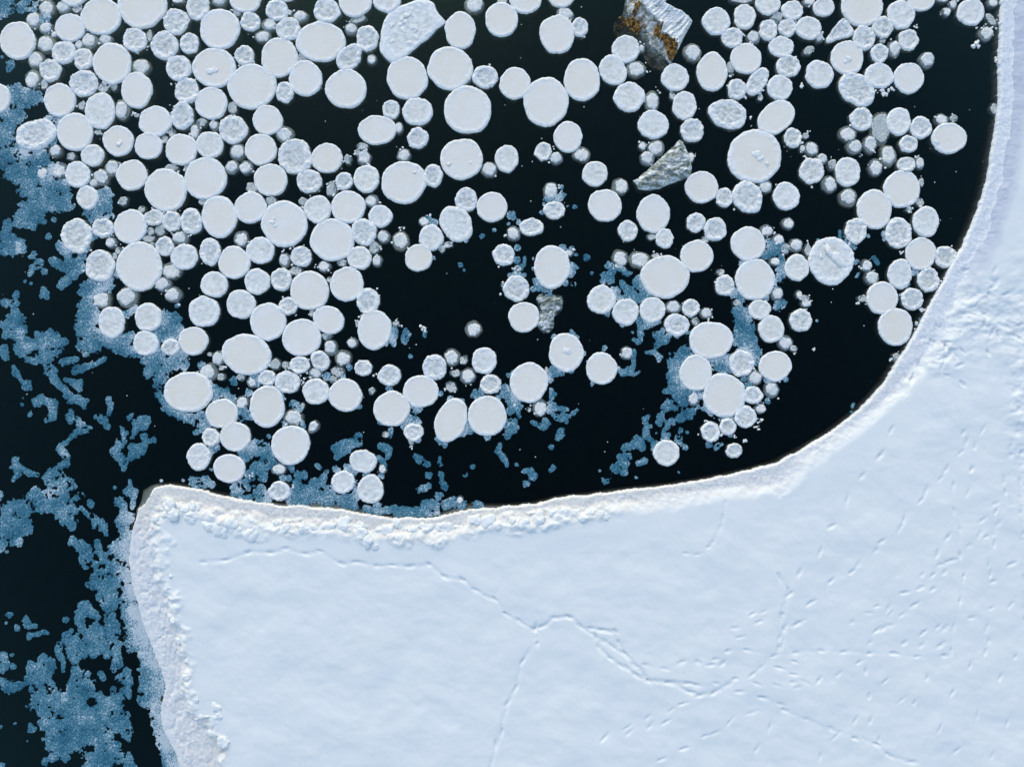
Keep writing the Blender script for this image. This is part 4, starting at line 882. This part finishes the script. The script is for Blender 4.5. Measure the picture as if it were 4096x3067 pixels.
for x0, y0, k, s in SL:
    for chain in s.split(';'):
        C = [tuple(float(q) for q in t.split()) for t in chain.split(',')]
        C = [(x0 + a / k, y0 + b / k, r / k * 0.98) for a, b, r in C]
        for p0, p1 in zip(C, C[1:] if len(C) > 1 else C):
            R = max(p0[2], p1[2]) + 22
            i0, i1 = np.searchsorted(sax, [min(p0[0], p1[0]) - R, max(p0[0], p1[0]) + R])
            j0, j1 = np.searchsorted(say, [min(p0[1], p1[1]) - R, max(p0[1], p1[1]) + R])
            if i1 <= i0 or j1 <= j0: continue
            gx_, gy_ = np.meshgrid(sax[i0:i1], say[j0:j1])
            dx, dy = p1[0] - p0[0], p1[1] - p0[1]
            t = np.clip(((gx_ - p0[0]) * dx + (gy_ - p0[1]) * dy) / (dx * dx + dy * dy + 1e-6), 0, 1)
            rr_ = p0[2] + (p1[2] - p0[2]) * t
            f_ = rr_ - np.hypot(gx_ - p0[0] - t * dx, gy_ - p0[1] - t * dy)
            sub = FLD[j0:j1, i0:i1]; m_ = f_ > sub
            RW[j0:j1, i0:i1] = np.where(m_, rr_, RW[j0:j1, i0:i1]); FLD[j0:j1, i0:i1] = np.where(m_, f_, sub)
SX, SY = np.meshgrid(sax, say)
cand = FLD > -20
cx_, cy_ = SX[cand], SY[cand]
amp = np.clip(RW[cand] * 0.42, 3, 12)
fv = FLD[cand] + amp * (1.0 * fbm(cx_ / 36, cy_ / 36, 101, 3, 0.6) + 0.6 * vn(cx_ / 13, cy_ / 13, 105) + 0.5 * vn(cx_ / 6.5, cy_ / 6.5, 106) + 0.2)
# holes: round openings and ragged leads
wo = worley(cx_ / 58 + 0.25 * vn(cx_ / 9, cy_ / 9, 108), cy_ / 58 + 0.25 * vn(cx_ / 9 + 7, cy_ / 9, 108), 107)
rad = 0.05 + 0.17 * np.clip(fbm(cx_ / 120, cy_ / 120, 109, 2) + 0.25, 0, 1)
fv = np.minimum(fv, (wo - rad) * 60)
fv = np.minimum(fv, 26 * (fbm(cx_ / 60 + 3, cy_ / 60, 113, 4, 0.55) + 0.60))
G = np.full(sh, -1.0); G[cand] = fv
# thickness: denser towards the middle of patches, beside the shelf and among the floes
tk = np.zeros(sh)
dsh, _ = dist_line(cx_, cy_, Es[:, :2])
thick = 0.35 * np.clip(fv / 22, 0, 1) * 0.5 + 0.55 * np.exp(-(dsh / 55.0) ** 2) * np.where(cx_ < 760, 1, 0.35) + 0.3 * sst(0.2, 0.7, fbm(cx_ / 90, cy_ / 90, 117, 3))
dfl = np.full(cx_.shape, 999.0)
for f in FLOES[:330]:
    m_ = (np.abs(cx_ - f['x']) < f['w'] / 2 + 40) & (np.abs(cy_ - f['y']) < f['h'] / 2 + 40)
    if m_.any():
        dfl[m_] = np.minimum(dfl[m_], np.hypot(cx_[m_] - f['x'], cy_[m_] - f['y']) - (f['w'] + f['h']) / 4)
thick = thick + 0.48 * np.exp(-np.clip(dfl, 0, 999) / 20)
tk[cand] = thick
sel = G > 0
idx = np.arange(sh[0] * sh[1]).reshape(sh)
cs = sel[:-1, :-1] | sel[1:, :-1] | sel[:-1, 1:] | sel[1:, 1:]
F = np.stack([idx[:-1, :-1], idx[1:, :-1], idx[1:, 1:], idx[:-1, 1:]], -1)[cs]
gyG, gxG = np.gradient(G, step, step); g2 = np.maximum(gxG ** 2 + gyG ** 2, 0.15)
mvx = np.where(sel, 0.8 * vn(SX / 5, SY / 5, 121), np.clip(-G * gxG / g2, -step, step) * 0.95)
mvy = np.where(sel, 0.8 * vn(SX / 5, SY / 5, 122), np.clip(-G * gyG / g2, -step, step) * 0.95)
zz = 0.006 + 0.012 * np.clip(G / 10, 0, 1) + 0.008 * vn(SX / 6, SY / 6, 123) * np.clip(G / 6, 0, 1)
V = np.stack([(SX + mvx - CX) / S, -(SY + mvy - CY) / S, np.maximum(zz, 0.004)], -1).reshape(-1, 3)
v_, f_, a_ = compact(V, F, {'thick': tk.ravel()})
o = link('slush_ice', mesh_from('slush_ice', v_, f_, M['slush'], a_))
o['kind'] = 'stuff'; o['label'] = 'lacy blue film of slush and bubbles spread over the black water'; o['category'] = 'slush'

# ------------------------------------------------------------------ brash: the remaining small pieces and crumbs, one mass
BV, BF, BM = [], [], []; nb = 0
def add_rows(rows, ns, loc, mi):
    global nb
    V = rows.reshape(-1, 3) + np.array(loc)
    F = strips(0, len(rows) - 1, ns) + nb
    BV.append(V); BF.append(F); BM.append(np.full(len(F), mi)); nb += len(V)
for i, f in enumerate(FLOES[300:]):
    rows, ntop, nrim, ns, radii, rs = floe_arrays(f['w'], f['h'], f['a'], f['t'], 5000 + i)
    X, Y = px(f['x'], f['y'])
    add_rows(rows, ns, (X, Y, 0), 0 if f['t'] == 'D' else 1)
def crumb(x, y, r, z, mi):
    k, ns = 5, 7
    th = np.arange(ns) * 2 * math.pi / ns + rng.uniform(0, 6)
    rows = []
    for j in range(k):
        q = math.sin(math.pi * min(max(j / (k - 1), 0.03), 0.97)); zz_ = math.cos(math.pi * j / (k - 1)) * r * 0.6
        rr_ = r * q * np.array([rng.uniform(0.7, 1.25) for _ in range(ns)])
        rows.append(np.stack([rr_ * np.cos(th), rr_ * np.sin(th), np.full(ns, zz_)], -1))
    X, Y = px(x, y)
    add_rows(np.array(rows), ns, (X, Y, z), mi)
small = [f for f in FLOES if f['t'] in 'BCD']
for k in range(430):   # crumbs clinging to the floes
    f = rng.choice(small); a = rng.uniform(0, 6.28); q = rng.uniform(0.98, 1.25)
    x = f['x'] + math.cos(a) * f['w'] / 2 * q; y = f['y'] + math.sin(a) * f['h'] / 2 * q
    for j in range(rng.choice((1, 1, 2, 3))):
        crumb(x + rng.gauss(0, 5), y + rng.gauss(0, 5), rng.uniform(1.8, 5.5) / S, 0.012, 2)
for k in range(260):   # loose specks on open water
    x, y = rng.uniform(0, 3950), rng.uniform(0, 2000)
    if y > 1900 - abs(x - 2000) * 0.12 or (x > 3000 and y > 1700 - (x - 3000) * 0.75): continue
    crumb(x, y, rng.uniform(0.9, 2.6) / S, 0.008, 2)
for t in "1690 1317 12,3700 1000 10,3605 1010 8,3590 970 7,2885 1690 10,3255 1395 8,3470 1210 7,3690 1240 9,3665 1290 8,3662 1320 7,3540 375 14,3527 360 12,3560 360 12,3900 180 16,3990 240 16,3205 345 12,2980 1765 9,2935 1745 7,3040 1680 9,3035 1710 8,3640 840 14,3662 110 10".split(','):
    x, y, r = (float(q) for q in t.split())
    for j in range(5):
        crumb(x + rng.gauss(0, r * 0.5), y + rng.gauss(0, r * 0.5), r * rng.uniform(0.3, 0.6) / S, 0.012, 2)
o = link('brash_ice', mesh_from('brash_ice', np.concatenate(BV), np.concatenate(BF), [M['brash_grey'], M['cap_wet'], M['rim_frost']], mat_idx=np.concatenate(BM)))
o['kind'] = 'stuff'; o['label'] = 'small grey ice bits and crumbs scattered between the pancakes'; o['category'] = 'brash ice'
print('floes', len(FLOES), 'slush quads', len(F))
